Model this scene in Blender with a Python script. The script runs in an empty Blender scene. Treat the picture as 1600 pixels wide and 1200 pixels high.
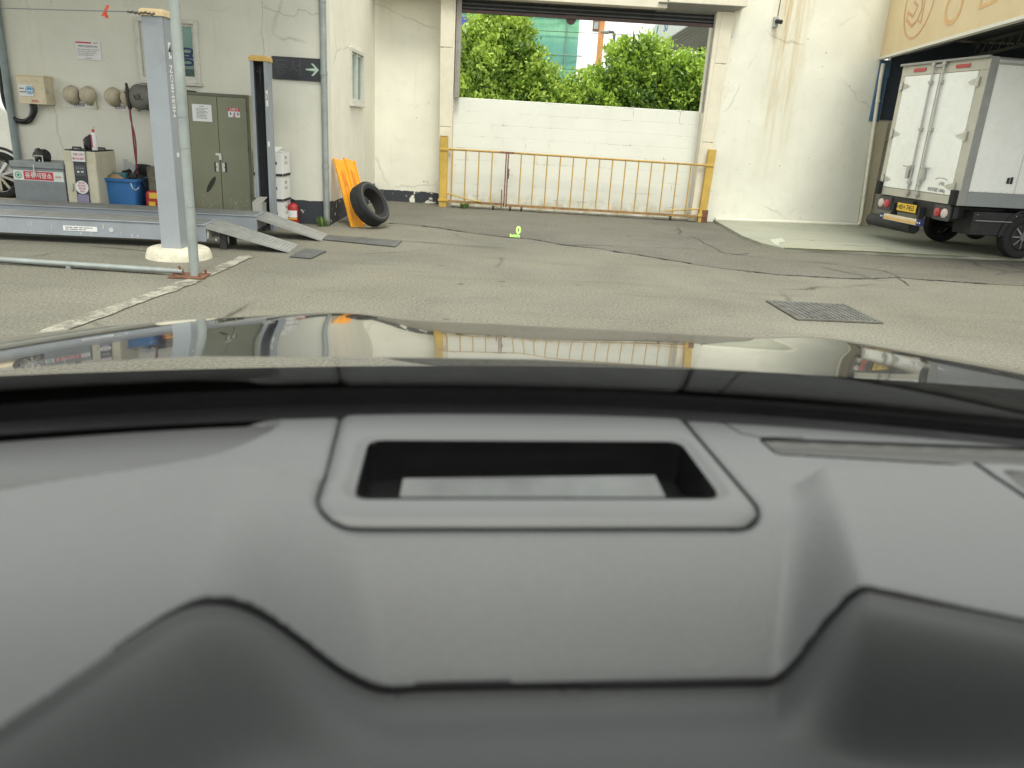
import bpy, bmesh, math, random
import numpy as np
from mathutils import Vector, Matrix

random.seed(7); rng = np.random.default_rng(7)
S = bpy.context.scene
COL = S.collection
R = math.radians

# ------------------------------------------------------------------ camera
EYE = np.array([0.0, 0.0, 1.42]); FPX = 1200.0
PITCH, ROLL, WALLA, CARA = R(18.517), R(3.416), R(1.44), R(7.0)
_F = np.array([0, math.cos(PITCH), -math.sin(PITCH)]); _R0 = np.array([1, 0, 0.0]); _U0 = np.array([0, math.sin(PITCH), math.cos(PITCH)])
_U = math.cos(ROLL)*_U0 - math.sin(ROLL)*_R0; _R = math.cos(ROLL)*_R0 + math.sin(ROLL)*_U0
cd = bpy.data.cameras.new("camera"); cam = bpy.data.objects.new("camera", cd); COL.objects.link(cam)
cd.sensor_width = 36; cd.lens = FPX/1600*36; cd.clip_start = 0.02; cd.clip_end = 2000
cam.matrix_world = Matrix(((_R[0], _U[0], -_F[0], EYE[0]), (_R[1], _U[1], -_F[1], EYE[1]), (_R[2], _U[2], -_F[2], EYE[2]), (0, 0, 0, 1)))
cd.dof.use_dof = True; cd.dof.focus_distance = 10.5; cd.dof.aperture_fstop = 5.8
S.camera = cam

# ------------------------------------------------------------------ world, sun, exposure
SUN_EL, SUN_AZ = R(60), R(168)          # azimuth clockwise from +Y
w = bpy.data.worlds.new("World"); S.world = w; w.use_nodes = True
nt = w.node_tree; bgd = nt.nodes["Background"]
sky = nt.nodes.new("ShaderNodeTexSky"); sky.sky_type = 'NISHITA'; sky.sun_disc = False
sky.sun_elevation = SUN_EL; sky.sun_rotation = SUN_AZ; sky.dust_density = 6; sky.air_density = 1.2; sky.ozone_density = 1
hs = nt.nodes.new("ShaderNodeHueSaturation"); hs.inputs["Saturation"].default_value = 0.35
nt.links.new(sky.outputs[0], hs.inputs["Color"])
# bright broken cloud over the hazy sky
tcw = nt.nodes.new("ShaderNodeTexCoord"); nzw = nt.nodes.new("ShaderNodeTexNoise"); nzw.inputs["Scale"].default_value = 2.2; nzw.inputs["Detail"].default_value = 7; nt.links.new(tcw.outputs["Generated"], nzw.inputs["Vector"])
rpw = nt.nodes.new("ShaderNodeValToRGB"); rpw.color_ramp.elements[0].position = .30; rpw.color_ramp.elements[0].color = (.72, .72, .72, 1); rpw.color_ramp.elements[1].position = .62; rpw.color_ramp.elements[1].color = (.97, .97, .97, 1); nt.links.new(nzw.outputs["Fac"], rpw.inputs["Fac"])
mxw = nt.nodes.new("ShaderNodeMix"); mxw.data_type = 'RGBA'; nt.links.new(rpw.outputs["Color"], mxw.inputs[0]); nt.links.new(hs.outputs[0], mxw.inputs[6]); mxw.inputs[7].default_value = (8.15, 8.2, 8.15, 1); nt.links.new(mxw.outputs[2], bgd.inputs["Color"])
bgd.inputs["Strength"].default_value = 0.15
sl = bpy.data.lights.new("sun", 'SUN'); so = bpy.data.objects.new("sun", sl); COL.objects.link(so)
sl.energy = 1.6; sl.angle = R(19); sl.color = (1.0, 0.97, 0.90)
sd = Vector((math.sin(SUN_AZ)*math.cos(SUN_EL), math.cos(SUN_AZ)*math.cos(SUN_EL), math.sin(SUN_EL)))
so.rotation_euler = sd.to_track_quat('Z', 'Y').to_euler()
S.view_settings.view_transform = 'Standard'; S.view_settings.look = 'None'
S.view_settings.exposure = 0.6; S.view_settings.gamma = 1
S.render.engine = 'CYCLES'
S.cycles.max_bounces = 8; S.cycles.transparent_max_bounces = 12; S.cycles.caustics_reflective = False; S.cycles.caustics_refractive = False
S.cycles.use_denoising = True

# ------------------------------------------------------------------ where a line of sight meets a real surface
def ray(u, v): return _F + _R*(u-800)/FPX - _U*(v-600)/FPX
def atZ(u, v, z=0.0):
    d = ray(u, v); return EYE + d*((z-EYE[2])/d[2])
def atP(u, v, P, a=0.0):
    d = ray(u, v); n = np.array([-math.sin(a), math.cos(a), 0]); return EYE + d*(((np.array(P)-EYE) @ n)/(d @ n))
def atX(u, v, x):
    d = ray(u, v); return EYE + d*(x/d[0])
O = np.array([-2.608, 10.589, 0.0]); _t = np.array([math.cos(WALLA), math.sin(WALLA), 0]); _n = np.array([-math.sin(WALLA), math.cos(WALLA), 0])
def LW(lx, off=0.0, z=0.0): return O + _t*lx - _n*off + np.array([0, 0, z])
def LP(u, v, off=0.0):
    P = atP(u, v, O - _n*off, WALLA); return float((P-O) @ _t), float(P[2])

# ------------------------------------------------------------------ materials
MATS = {}
def newmat(name):
    m = bpy.data.materials.new(name); m.use_nodes = True; MATS[name] = m
    n = m.node_tree.nodes; return m, n, m.node_tree.links, n["Principled BSDF"]
def noise(n, l, scale, detail=4, rough=.55, vec=None, dist=0):
    t = n.new("ShaderNodeTexNoise"); t.inputs["Scale"].default_value = scale; t.inputs["Detail"].default_value = detail
    t.inputs["Roughness"].default_value = rough; t.inputs["Distortion"].default_value = dist
    if vec is not None: l.new(vec, t.inputs["Vector"])
    return t.outputs["Fac"]
def ramp(n, l, fac, stops):
    r = n.new("ShaderNodeValToRGB"); e = r.color_ramp.elements
    while len(e) < len(stops): e.new(0.5)
    for i, (p, c) in enumerate(stops):
        e[i].position = p; e[i].color = (c, c, c, 1) if not isinstance(c, (tuple, list)) else (*c[:3], 1)
    l.new(fac, r.inputs["Fac"]); return r.outputs["Color"]
def mixc(n, l, fac, a, b, mode='MIX'):
    x = n.new("ShaderNodeMix"); x.data_type = 'RGBA'; x.blend_type = mode
    for k, val in ((0, fac), (6, a), (7, b)):
        s = x.inputs[k]
        if hasattr(val, "node"): l.new(val, s)
        elif k == 0: s.default_value = val
        else: s.default_value = (*val[:3], 1)
    return x.outputs[2]
def math_(n, l, op, a, b=0.0):
    x = n.new("ShaderNodeMath"); x.operation = op
    for i, val in enumerate((a, b)):
        if hasattr(val, "node"): l.new(val, x.inputs[i])
        else: x.inputs[i].default_value = val
    return x.outputs[0]
def bump(n, l, b, h, strength=.3, dist=.01):
    x = n.new("ShaderNodeBump"); x.inputs["Strength"].default_value = strength; x.inputs["Distance"].default_value = dist
    l.new(h, x.inputs["Height"]); l.new(x.outputs[0], b.inputs["Normal"])
def coords(n, kind="Object"): return n.new("ShaderNodeTexCoord").outputs[kind]
def M(name, col, rough=.55, metal=0.0, var=.12, scale=6.0, bmp=0.0, bscale=60.0, dirt=0.0, dirtcol=(.12, .10, .07), coat=0.0, spec=.5):
    if name in MATS: return MATS[name]
    m, n, l, b = newmat(name); co = coords(n)
    f = noise(n, l, scale, 5, .6, co)
    lo = tuple(max(0, c*(1-var)) for c in col); hi = tuple(min(1, c*(1+var)) for c in col)
    c = mixc(n, l, ramp(n, l, f, [(.3, 0.0), (.7, 1.0)]), lo, hi)
    if dirt:
        f2 = noise(n, l, scale*1.7, 8, .7, co, .6)
        c = mixc(n, l, math_(n, l, 'MULTIPLY', ramp(n, l, f2, [(.5, 0.0), (.72, 1.0)]), dirt), c, dirtcol)
    l.new(c, b.inputs["Base Color"])
    r = ramp(n, l, noise(n, l, scale*2.3, 4, .6, co), [(.3, max(0, rough-.08)), (.7, min(1, rough+.1))]); l.new(r, b.inputs["Roughness"])
    b.inputs["Metallic"].default_value = metal; b.inputs["Coat Weight"].default_value = coat; b.inputs["Specular IOR Level"].default_value = spec
    if bmp: bump(n, l, b, noise(n, l, bscale, 3, .6, co), bmp, .004)
    return m

def plaster(name, col, seed, streak=.5, skirt=None, streakcol=(.42, .30, .11), crack=.6, peel=.5, blot=.3, sx=None):
    """painted plaster: soft blotches, rust-water streaks running down, hairline cracks, chips, and a painted skirting with peeling edge"""
    m, n, l, b = newmat(name); co = coords(n)
    mp = n.new("ShaderNodeMapping"); l.new(co, mp.inputs[0]); mp.inputs["Location"].default_value = (seed*3.1, seed*1.7, seed)
    v = mp.outputs[0]
    c = mixc(n, l, ramp(n, l, noise(n, l, 1.1, 6, .6, v), [(.3, 0.0), (.72, 1.0)]), tuple(x*.90 for x in col), tuple(min(1, x*1.05) for x in col))
    c = mixc(n, l, math_(n, l, 'MULTIPLY', ramp(n, l, noise(n, l, 2.7, 9, .72, v, .4), [(.56, 0.0), (.75, 1.0)]), blot), c, (.50, .47, .36))
    st = n.new("ShaderNodeMapping"); l.new(v, st.inputs[0]); st.inputs["Scale"].default_value = (3.4, 3.4, .16)
    s1 = ramp(n, l, noise(n, l, 1.6, 6, .62, st.outputs[0]), [(.56, 0.0), (.70, 1.0)])
    st2 = n.new("ShaderNodeMapping"); l.new(v, st2.inputs[0]); st2.inputs["Scale"].default_value = (9, 9, .5)
    s2 = ramp(n, l, noise(n, l, 2.0, 7, .7, st2.outputs[0]), [(.42, 0.2), (.65, 1.0)])
    sf = math_(n, l, 'MULTIPLY', math_(n, l, 'MULTIPLY', s1, s2), streak)
    c = mixc(n, l, sf, c, streakcol)
    if sx:      # rust stains below roof bolts: (x, half width, strength) in the wall's own coordinates
        sep = n.new("ShaderNodeSeparateXYZ"); l.new(co, sep.inputs[0])
        wob = noise(n, l, .9, 4, .6, v)
        for (x0, hw, k) in sx:
            d = math_(n, l, 'ABSOLUTE', math_(n, l, 'ADD', math_(n, l, 'SUBTRACT', sep.outputs[0], x0), math_(n, l, 'MULTIPLY', math_(n, l, 'SUBTRACT', wob, .5), .35)))
            g = ramp(n, l, math_(n, l, 'DIVIDE', d, hw), [(0.15, 1.0), (1.0, 0.0)])
            zz = n.new("ShaderNodeMapRange"); l.new(sep.outputs[2], zz.inputs[0]); zz.inputs[1].default_value = .5; zz.inputs[2].default_value = 3.2
            g = math_(n, l, 'MULTIPLY', math_(n, l, 'MULTIPLY', g, zz.outputs[0]), math_(n, l, 'MULTIPLY', s2, k))
            c = mixc(n, l, g, c, streakcol)
    vd = n.new("ShaderNodeTexVoronoi"); vd.feature = 'DISTANCE_TO_EDGE'; vd.inputs["Scale"].default_value = .62
    nd = n.new("ShaderNodeTexNoise"); nd.inputs["Scale"].default_value = 2.3; nd.inputs["Detail"].default_value = 6; l.new(v, nd.inputs["Vector"])
    mv = n.new("ShaderNodeMix"); mv.data_type = 'VECTOR'; mv.inputs[0].default_value = .22; l.new(v, mv.inputs[4]); l.new(nd.outputs["Color"], mv.inputs[5]); l.new(mv.outputs[1], vd.inputs["Vector"])
    ck = ramp(n, l, vd.outputs["Distance"], [(0.0, 1.0), (.010, 0.0)])
    ck = math_(n, l, 'MULTIPLY', ck, ramp(n, l, noise(n, l, .8, 3, .5, v), [(.5, 0.0), (.6, crack)]))
    c = mixc(n, l, ck, c, (.16, .14, .11))
    chips = ramp(n, l, noise(n, l, 17, 2, .4, v), [(.765, 0.0), (.785, .7)])
    c = mixc(n, l, chips, c, (.20, .19, .17))
    if skirt:
        sep2 = n.new("ShaderNodeSeparateXYZ"); l.new(co, sep2.inputs[0])
        hz = math_(n, l, 'ADD', sep2.outputs[2], math_(n, l, 'MULTIPLY', math_(n, l, 'SUBTRACT', noise(n, l, 9, 4, .6, v), .5), .035))
        k = math_(n, l, 'LESS_THAN', hz, skirt)
        pl = ramp(n, l, noise(n, l, 6.5, 9, .68, v), [(.52+.12*(1-peel), 1.0), (.54+.12*(1-peel), 0.0)])
        c = mixc(n, l, math_(n, l, 'MULTIPLY', k, pl), c, (.052, .058, .068))
    l.new(c, b.inputs["Base Color"]); b.inputs["Roughness"].default_value = .85; b.inputs["Specular IOR Level"].default_value = .25
    h = math_(n, l, 'ADD', math_(n, l, 'MULTIPLY', noise(n, l, 38, 4, .6, v), .35), noise(n, l, 3.2, 3, .5, v))
    bump(n, l, b, math_(n, l, 'SUBTRACT', h, ck), .5, .012)
    return m

def asphalt(name, lo, hi, warm, speck=.5):
    m, n, l, b = newmat(name); co = coords(n)
    c = mixc(n, l, ramp(n, l, noise(n, l, .55, 7, .62, co, .5), [(.32, 0.0), (.7, 1.0)]), lo, hi)
    c = mixc(n, l, math_(n, l, 'MULTIPLY', ramp(n, l, noise(n, l, .31, 5, .6, co, 1.2), [(.45, 0.0), (.68, 1.0)]), .55), c, warm)
    g = noise(n, l, 48, 5, .8, co)
    c = mixc(n, l, math_(n, l, 'MULTIPLY', ramp(n, l, g, [(.34, 1.0), (.50, 0.0)]), speck), c, tuple(x*.30 for x in lo))
    c = mixc(n, l, math_(n, l, 'MULTIPLY', ramp(n, l, g, [(.56, 0.0), (.70, 1.0)]), speck), c, tuple(min(1, x*1.9) for x in hi))
    st = n.new("ShaderNodeMapping"); l.new(co, st.inputs[0]); st.inputs["Scale"].default_value = (.35, 2.2, 1)
    c = mixc(n, l, math_(n, l, 'MULTIPLY', ramp(n, l, noise(n, l, 1.3, 6, .65, st.outputs[0]), [(.54, 0.0), (.72, 1.0)]), .35), c, tuple(x*.55 for x in lo))
    vd = n.new("ShaderNodeTexVoronoi"); vd.feature = 'DISTANCE_TO_EDGE'; vd.inputs["Scale"].default_value = .42
    nd = n.new("ShaderNodeTexNoise"); nd.inputs["Scale"].default_value = 1.6; nd.inputs["Detail"].default_value = 7; l.new(co, nd.inputs["Vector"])
    mv = n.new("ShaderNodeMix"); mv.data_type = 'VECTOR'; mv.inputs[0].default_value = .25; l.new(co, mv.inputs[4]); l.new(nd.outputs["Color"], mv.inputs[5]); l.new(mv.outputs[1], vd.inputs["Vector"])
    ck = math_(n, l, 'MULTIPLY', ramp(n, l, vd.outputs["Distance"], [(0.0, 1.0), (.011, 0.0)]), ramp(n, l, noise(n, l, .45, 3, .5, co), [(.54, 0.0), (.62, .7)]))
    c = mixc(n, l, ck, c, (.02, .02, .018))
    spots = ramp(n, l, noise(n, l, 4.3, 2, .4, co), [(.715, 0.0), (.76, .5)])
    c = mixc(n, l, spots, c, (.05, .047, .04))
    l.new(c, b.inputs["Base Color"]); b.inputs["Roughness"].default_value = .9; b.inputs["Specular IOR Level"].default_value = .3
    bump(n, l, b, math_(n, l, 'SUBTRACT', math_(n, l, 'ADD', noise(n, l, 110, 3, .7, co), math_(n, l, 'MULTIPLY', noise(n, l, 9, 3, .6, co), .6)), ck), .55, .006)
    return m

def flat_emit(name, col, st):
    m, n, l, b = newmat(name); b.inputs["Base Color"].default_value = (*col, 1); b.inputs["Emission Color"].default_value = (*col, 1); b.inputs["Emission Strength"].default_value = st
    return m

asph = asphalt("asphalt_worn", (.150, .146, .122), (.232, .225, .183), (.224, .205, .155), .85)
asph2 = asphalt("asphalt_dark", (.118, .114, .099), (.178, .171, .147), (.170, .155, .120), .75)
pl_front = plaster("plaster_front", (.70, .70, .63), 1, .14, skirt=.315, crack=.35, peel=.12)
pl_side = plaster("plaster_side", (.82, .80, .70), 2, .25, skirt=.30, crack=.4, peel=.15)
pl_back = plaster("plaster_back", (.80, .79, .70), 3, .25, skirt=.20, crack=.3, peel=.75, sx=[(-.95, .16, .55)])
pl_right = plaster("plaster_right", (.77, .77, .69), 4, .12, crack=.35, sx=[(.83, .30, .85), (1.12, .20, .6), (2.75, .12, .8)], streakcol=(.46, .33, .12))
pl_plain = plaster("plaster_plain", (.62, .62, .58), 5, .2, crack=.2)

m, n, l, b = newmat("painted_blocks")          # white-washed concrete blocks
co = coords(n); sep = n.new("ShaderNodeSeparateXYZ"); l.new(co, sep.inputs[0]); cmb = n.new("ShaderNodeCombineXYZ"); l.new(sep.outputs[0], cmb.inputs[0]); l.new(sep.outputs[2], cmb.inputs[1])
wv = n.new("ShaderNodeTexNoise"); wv.inputs["Scale"].default_value = 6; l.new(co, wv.inputs["Vector"]); mv = n.new("ShaderNodeMix"); mv.data_type = 'VECTOR'; mv.inputs[0].default_value = .02; l.new(cmb.outputs[0], mv.inputs[4]); l.new(wv.outputs["Color"], mv.inputs[5])
br = n.new("ShaderNodeTexBrick"); l.new(mv.outputs[1], br.inputs["Vector"]); br.inputs["Scale"].default_value = 1; br.inputs["Brick Width"].default_value = .40; br.inputs["Row Height"].default_value = .20; br.inputs["Mortar Size"].default_value = .006; br.inputs["Mortar Smooth"].default_value = .3
br.inputs["Color1"].default_value = (.745, .755, .70, 1); br.inputs["Color2"].default_value = (.73, .74, .685, 1); br.inputs["Mortar"].default_value = (.74, .75, .695, 1)
c = mixc(n, l, math_(n, l, 'MULTIPLY', ramp(n, l, noise(n, l, 1.5, 7, .65, co), [(.45, 0.0), (.7, 1.0)]), .35), br.outputs["Color"], (.60, .61, .54))
mk = math_(n, l, 'MULTIPLY', br.outputs["Fac"], ramp(n, l, noise(n, l, 3.1, 5, .7, co), [(.54, 0.0), (.64, .65)]))
c = mixc(n, l, mk, c, (.22, .21, .17))
zl = n.new("ShaderNodeMapRange"); l.new(sep.outputs[2], zl.inputs[0]); zl.inputs[1].default_value = .32; zl.inputs[2].default_value = .0
c = mixc(n, l, math_(n, l, 'MULTIPLY', zl.outputs[0], ramp(n, l, noise(n, l, 5, 6, .7, co), [(.36, 0.0), (.6, .85)])), c, (.36, .31, .17))
l.new(c, b.inputs["Base Color"]); b.inputs["Roughness"].default_value = .85
bump(n, l, b, math_(n, l, 'SUBTRACT', math_(n, l, 'MULTIPLY', noise(n, l, 30, 4, .6, co), .25), math_(n, l, 'MULTIPLY', br.outputs["Fac"], ramp(n, l, noise(n, l, 1.7, 3, .6, co), [(.35, .0), (.65, .8)]))), .5, .010)
blockmat = m

greenfl = asphalt("green_floor_paint", (.285, .295, .24), (.37, .38, .315), (.35, .345, .265), .15)
def wornpaint(name, col, cover, base=(.16, .152, .122)):
    m, n, l, b = newmat(name); co = coords(n)
    f = math_(n, l, 'ADD', math_(n, l, 'MULTIPLY', noise(n, l, 5.5, 8, .75, co), .6), math_(n, l, 'MULTIPLY', noise(n, l, 46, 5, .8, co), .4))
    l.new(mixc(n, l, ramp(n, l, f, [(.5+(.5-cover)*.22-.05, 0.0), (.5+(.5-cover)*.22+.04, 1.0)]), base, col), b.inputs["Base Color"]); b.inputs["Roughness"].default_value = .9
    return m
whitepaint = wornpaint("worn_line_paint", (.37, .36, .30), .42)
steel = M("galvanised_pipe", (.30, .335, .33), .42, .25, .18, 5, dirt=.35, dirtcol=(.28, .25, .19))
rust = M("rust", (.16, .075, .045), .9, 0, .35, 20, .4, 90)
liftgrey = M("lift_grey_paint", (.285, .315, .35), .42, 0, .06, 3, dirt=.22, dirtcol=(.16, .15, .13))
liftdark = M("lift_worn_grey", (.20, .205, .20), .6, 0, .2, 7, dirt=.6, dirtcol=(.09, .085, .075))
chan = M("channel_dark", (.035, .038, .045), .6, 0, .2, 12)
capyel = M("cap_orange_yellow", (.62, .40, .12), .6, 0, .1, 8, dirt=.4, dirtcol=(.35, .24, .10))
capcream = M("cap_cream", (.72, .56, .33), .6, 0, .08, 8, dirt=.3, dirtcol=(.4, .3, .16))
conc = M("footing_concrete", (.60, .57, .46), .9, 0, .15, 9, .5, 50, dirt=.45, dirtcol=(.30, .27, .20))
plate = M("steel_plate", (.115, .12, .12), .55, .3, .25, 6, dirt=.3)
white = M("white_sheet", (.78, .78, .76), .6, 0, .03, 5)
paperm = M("paper_white", (.72, .73, .74), .8, 0, .03, 5)
ink = M("ink_dark", (.03, .03, .035), .7, 0, .1, 20)
greyink = M("ink_grey", (.20, .20, .22), .7, 0, .1, 20)
signred = M("sign_red", (.50, .05, .07), .5, 0, .1, 9)
redm = M("red_paint", (.40, .025, .03), .35, 0, .15, 9, dirt=.2)
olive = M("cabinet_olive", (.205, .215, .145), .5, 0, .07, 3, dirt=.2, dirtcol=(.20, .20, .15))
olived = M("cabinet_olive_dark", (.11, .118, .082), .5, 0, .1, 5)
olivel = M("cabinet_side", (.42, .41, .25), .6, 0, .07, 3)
silver = M("dull_silver", (.55, .55, .52), .35, .8, .1, 12)
black = M("black_plastic", (.014, .014, .016), .5, 0, .2, 12)
rubber = M("rubber", (.016, .0165, .0175), .85, 0, .25, 15, .2, 60)
cream = M("cream_metal", (.56, .53, .40), .5, 0, .06, 5, dirt=.3, dirtcol=(.36, .32, .22))
beige = M("beige_box", (.66, .58, .42), .55, 0, .06, 6, dirt=.25)
helm = M("helmet_dusty", (.50, .44, .33), .6, 0, .14, 9, dirt=.45, dirtcol=(.27, .22, .15))
greybin = M("bin_grey_paint", (.215, .24, .255), .55, 0, .08, 4, dirt=.3, dirtcol=(.13, .13, .12))
bluetub = M("blue_tub", (.035, .165, .43), .5, 0, .12, 5, dirt=.3, dirtcol=(.10, .16, .25))
lilac = M("lilac_panel", (.26, .24, .36), .5, 0, .05, 5)
dpanel = M("dark_panel", (.035, .038, .046), .45, 0, .1, 9)
orange = M("orange_paint", (.80, .34, .015), .5, 0, .12, 4, dirt=.35, dirtcol=(.42, .16, .03))
yellow = M("gate_yellow", (.52, .34, .085), .6, 0, .15, 6, dirt=.5, dirtcol=(.25, .13, .06))
yellowp = M("post_yellow", (.52, .35, .07), .6, 0, .15, 4, dirt=.45, dirtcol=(.36, .24, .10))
rustpipe = M("rusty_pipe", (.19, .10, .07), .8, 0, .4, 22)
shut = M("shutter_slat", (.055, .058, .062), .5, .2, .2, 6)
shutrust = M("shutter_bar", (.085, .055, .055), .6, .1, .25, 9)
beigepanel = M("pillar_panel", (.68, .64, .53), .75, 0, .07, 3, dirt=.35, dirtcol=(.46, .41, .30))
jamb = M("jamb_rail", (.33, .31, .28), .5, .5, .15, 6)
plaspipe = M("pvc_pipe", (.70, .68, .58), .55, 0, .06, 5, dirt=.25, dirtcol=(.45, .40, .28))
dkgrey = M("dark_grey_metal", (.09, .095, .10), .5, .3, .2, 8)
bluesheet = M("blue_sheeting", (.085, .17, .30), .6, 0, .12, 4, dirt=.3)
awn = M("fascia_cream", (.66, .54, .33), .7, 0, .06, 1.6, dirt=.28, dirtcol=(.60, .40, .20))
faded1 = M("faded_red", (.60, .34, .20), .8, 0, .12, 6)
faded2 = M("faded_orange", (.66, .42, .20), .8, 0, .12, 6)
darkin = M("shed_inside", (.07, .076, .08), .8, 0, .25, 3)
trkwhite = M("truck_white", (.86, .88, .86), .28, 0, .03, 2, coat=.3, dirt=.28, dirtcol=(.58, .57, .50))
trkgrey = M("truck_alu", (.45, .455, .43), .42, .5, .06, 5)
trkframe = M("truck_frame_cream", (.50, .49, .42), .5, .1, .06, 5)
skirtg = M("truck_skirt_grey", (.27, .29, .30), .5, .1, .06, 5)
chass = M("truck_chassis", (.020, .021, .023), .6, 0, .25, 6)
redlens = M("red_lens", (.42, .03, .04), .2, 0, .08, 30, coat=.5)
clearlens = M("clear_lens", (.62, .50, .46), .2, 0, .08, 30, coat=.5)
plateyel = M("plate_yellow", (.72, .47, .04), .45, 0, .05, 9)
amberstrip = M("amber_strip", (.70, .42, .16), .5, 0, .1, 9)
navyink = M("navy_ink", (.02, .03, .12), .6, 0, .1, 9)
bark = M("bark", (.09, .07, .05), .9, 0, .3, 12, .6, 30)
wframe = M("window_frame_white", (.60, .60, .55), .5, 0, .05, 6, dirt=.25)
hose_m = M("hose_red", (.22, .035, .06), .5, 0, .2, 20)
ribbon_m = M("red_ribbon", (.62, .09, .04), .6, 0, .2, 20)
yellowfl = M("yellow_floor", (.55, .46, .28), .8, 0, .1, 5)
clearpl = M("milky_plastic", (.50, .53, .54), .35, 0, .1, 9)
cardb = M("cardboard", (.33, .22, .12), .85, 0, .2, 12)
signnavy = M("sign_black", (.022, .024, .032), .35, 0, .15, 4)
signghost = M("sign_ghost_letters", (.045, .048, .058), .4, 0, .15, 9)
mint = M("mint_arrow", (.42, .55, .46), .5, 0, .1, 9)
bluepl = M("blue_strip", (.075, .10, .24), .5, 0, .1, 9)
greensign = M("sign_green", (.03, .30, .20), .5, 0, .1, 9)
bluesign = M("sign_blue", (.05, .18, .42), .5, 0, .1, 9)
skyblue = M("sticker_blue", (.08, .30, .55), .5, 0, .05, 9)
chrome = M("chrome", (.75, .75, .75), .15, 1, .05, 9)
alloy = M("alloy", (.55, .55, .56), .25, .9, .05, 9)

m, n, l, b = newmat("window_teal"); b.inputs["Base Color"].default_value = (.10, .22, .20, 1); b.inputs["Roughness"].default_value = .06
co = coords(n); sep = n.new("ShaderNodeSeparateXYZ"); l.new(co, sep.inputs[0])
l.new(mixc(n, l, ramp(n, l, math_(n, l, 'ADD', sep.outputs[2], math_(n, l, 'MULTIPLY', noise(n, l, 3, 3, .5, co), .1)), [(.0, 0.0), (1.0, 1.0)]), (.07, .16, .14), (.20, .36, .31)), b.inputs["Base Color"])
teal = m
darkglass = M("window_dark", (.03, .035, .035), .08, 0, .2, 4)

# car materials
m, n, l, b = newmat("black_car_paint"); b.inputs["Base Color"].default_value = (.006, .0065, .0075, 1); b.inputs["Roughness"].default_value = .12; b.inputs["Coat Weight"].default_value = 1; b.inputs["Coat Roughness"].default_value = .01; b.inputs["Coat IOR"].default_value = 1.6
co = coords(n); fl = noise(n, l, 900, 1, .5, co); l.new(ramp(n, l, fl, [(.6, (.006, .0065, .0075)), (.9, (.03, .03, .032))]), b.inputs["Base Color"])
carpaint = m
def softdash(name, col, grain=260., strength=.25, rough=.55):
    m, n, l, b = newmat(name); co = coords(n)
    c = mixc(n, l, ramp(n, l, noise(n, l, 5, 4, .5, co), [(.3, 0.0), (.7, 1.0)]), tuple(x*.95 for x in col), tuple(x*1.05 for x in col))
    c = mixc(n, l, ramp(n, l, noise(n, l, grain*.8, 3, .6, co), [(.35, .13), (.65, 0.0)]), c, tuple(x*.45 for x in col))
    l.new(c, b.inputs["Base Color"]); b.inputs["Roughness"].default_value = rough
    v = n.new("ShaderNodeTexVoronoi"); v.inputs["Scale"].default_value = grain; l.new(co, v.inputs["Vector"])
    bump(n, l, b, math_(n, l, 'ADD', v.outputs["Distance"], math_(n, l, 'MULTIPLY', noise(n, l, grain*.6, 4, .6, co), 1.4)), strength, .0012)
    return m
dashm = softdash("dash_soft_grey", (.124, .130, .135), 300, .14)
bezelm = softdash("hud_bezel_grey", (.124, .130, .135), 600, .08, .5)
coverm = softdash("instrument_hood_grey", (.064, .068, .072), 420, .10, .6)
trimm = softdash("dash_trim_grey", (.085, .085, .085), 600, .1, .5)
m, n, l, b = newmat("speaker_mesh"); co = coords(n)
v = n.new("ShaderNodeTexVoronoi"); v.voronoi_dimensions = '2D'; v.inputs["Scale"].default_value = 300; v.inputs["Randomness"].default_value = 0; l.new(co, v.inputs["Vector"])
l.new(ramp(n, l, v.outputs["Distance"], [(.20, (.035, .036, .038)), (.42, (.110, .113, .118))]), b.inputs["Base Color"]); b.inputs["Roughness"].default_value = .5; spkm = m
m, n, l, b = newmat("speaker_mesh_dark"); co = coords(n)
v = n.new("ShaderNodeTexVoronoi"); v.voronoi_dimensions = '2D'; v.inputs["Scale"].default_value = 230; v.inputs["Randomness"].default_value = 0; l.new(co, v.inputs["Vector"])
l.new(ramp(n, l, v.outputs["Distance"], [(.35, (.006, .006, .007)), (.5, (.10, .10, .10))]), b.inputs["Base Color"]); spkd = m
gloss_black = M("gloss_black", (.006, .0062, .007), .35, 0, .1, 9)
fritm = M("black_frit", (.004, .004, .0045), .6, 0, .1, 9, spec=.1)
cowlm = M("cowl_black", (.004, .0042, .0045), .7, 0, .2, 9, spec=.15)
mirror = M("hud_mirror_glass", (.15, .155, .155), .16, 1.0, .35, 9)
m = bpy.data.materials.new("windshield_glass"); m.use_nodes = True; n = m.node_tree.nodes; l = m.node_tree.links; n.clear()
tr = n.new("ShaderNodeBsdfTransparent"); tr.inputs[0].default_value = (.955, .965, .905, 1); ou = n.new("ShaderNodeOutputMaterial"); l.new(tr.outputs[0], ou.inputs[0]); glassm = m
m = bpy.data.materials.new("windshield_lower_glass"); m.use_nodes = True; n = m.node_tree.nodes; l = m.node_tree.links; n.clear()
tr = n.new("ShaderNodeBsdfTransparent"); tr.inputs[0].default_value = (.955, .965, .905, 1); gl = n.new("ShaderNodeBsdfGlossy"); gl.inputs["Roughness"].default_value = 0.0
fr = n.new("ShaderNodeFresnel"); fr.inputs["IOR"].default_value = 1.5
tc = n.new("ShaderNodeTexCoord"); sp = n.new("ShaderNodeSeparateXYZ"); l.new(tc.outputs["Object"], sp.inputs[0])
mr = n.new("ShaderNodeMapRange"); mr.interpolation_type = 'SMOOTHSTEP'; l.new(sp.outputs[2], mr.inputs[0]); mr.inputs[1].default_value = 1.255; mr.inputs[2].default_value = 1.322; mr.inputs[3].default_value = .9; mr.inputs[4].default_value = 0.0
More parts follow.
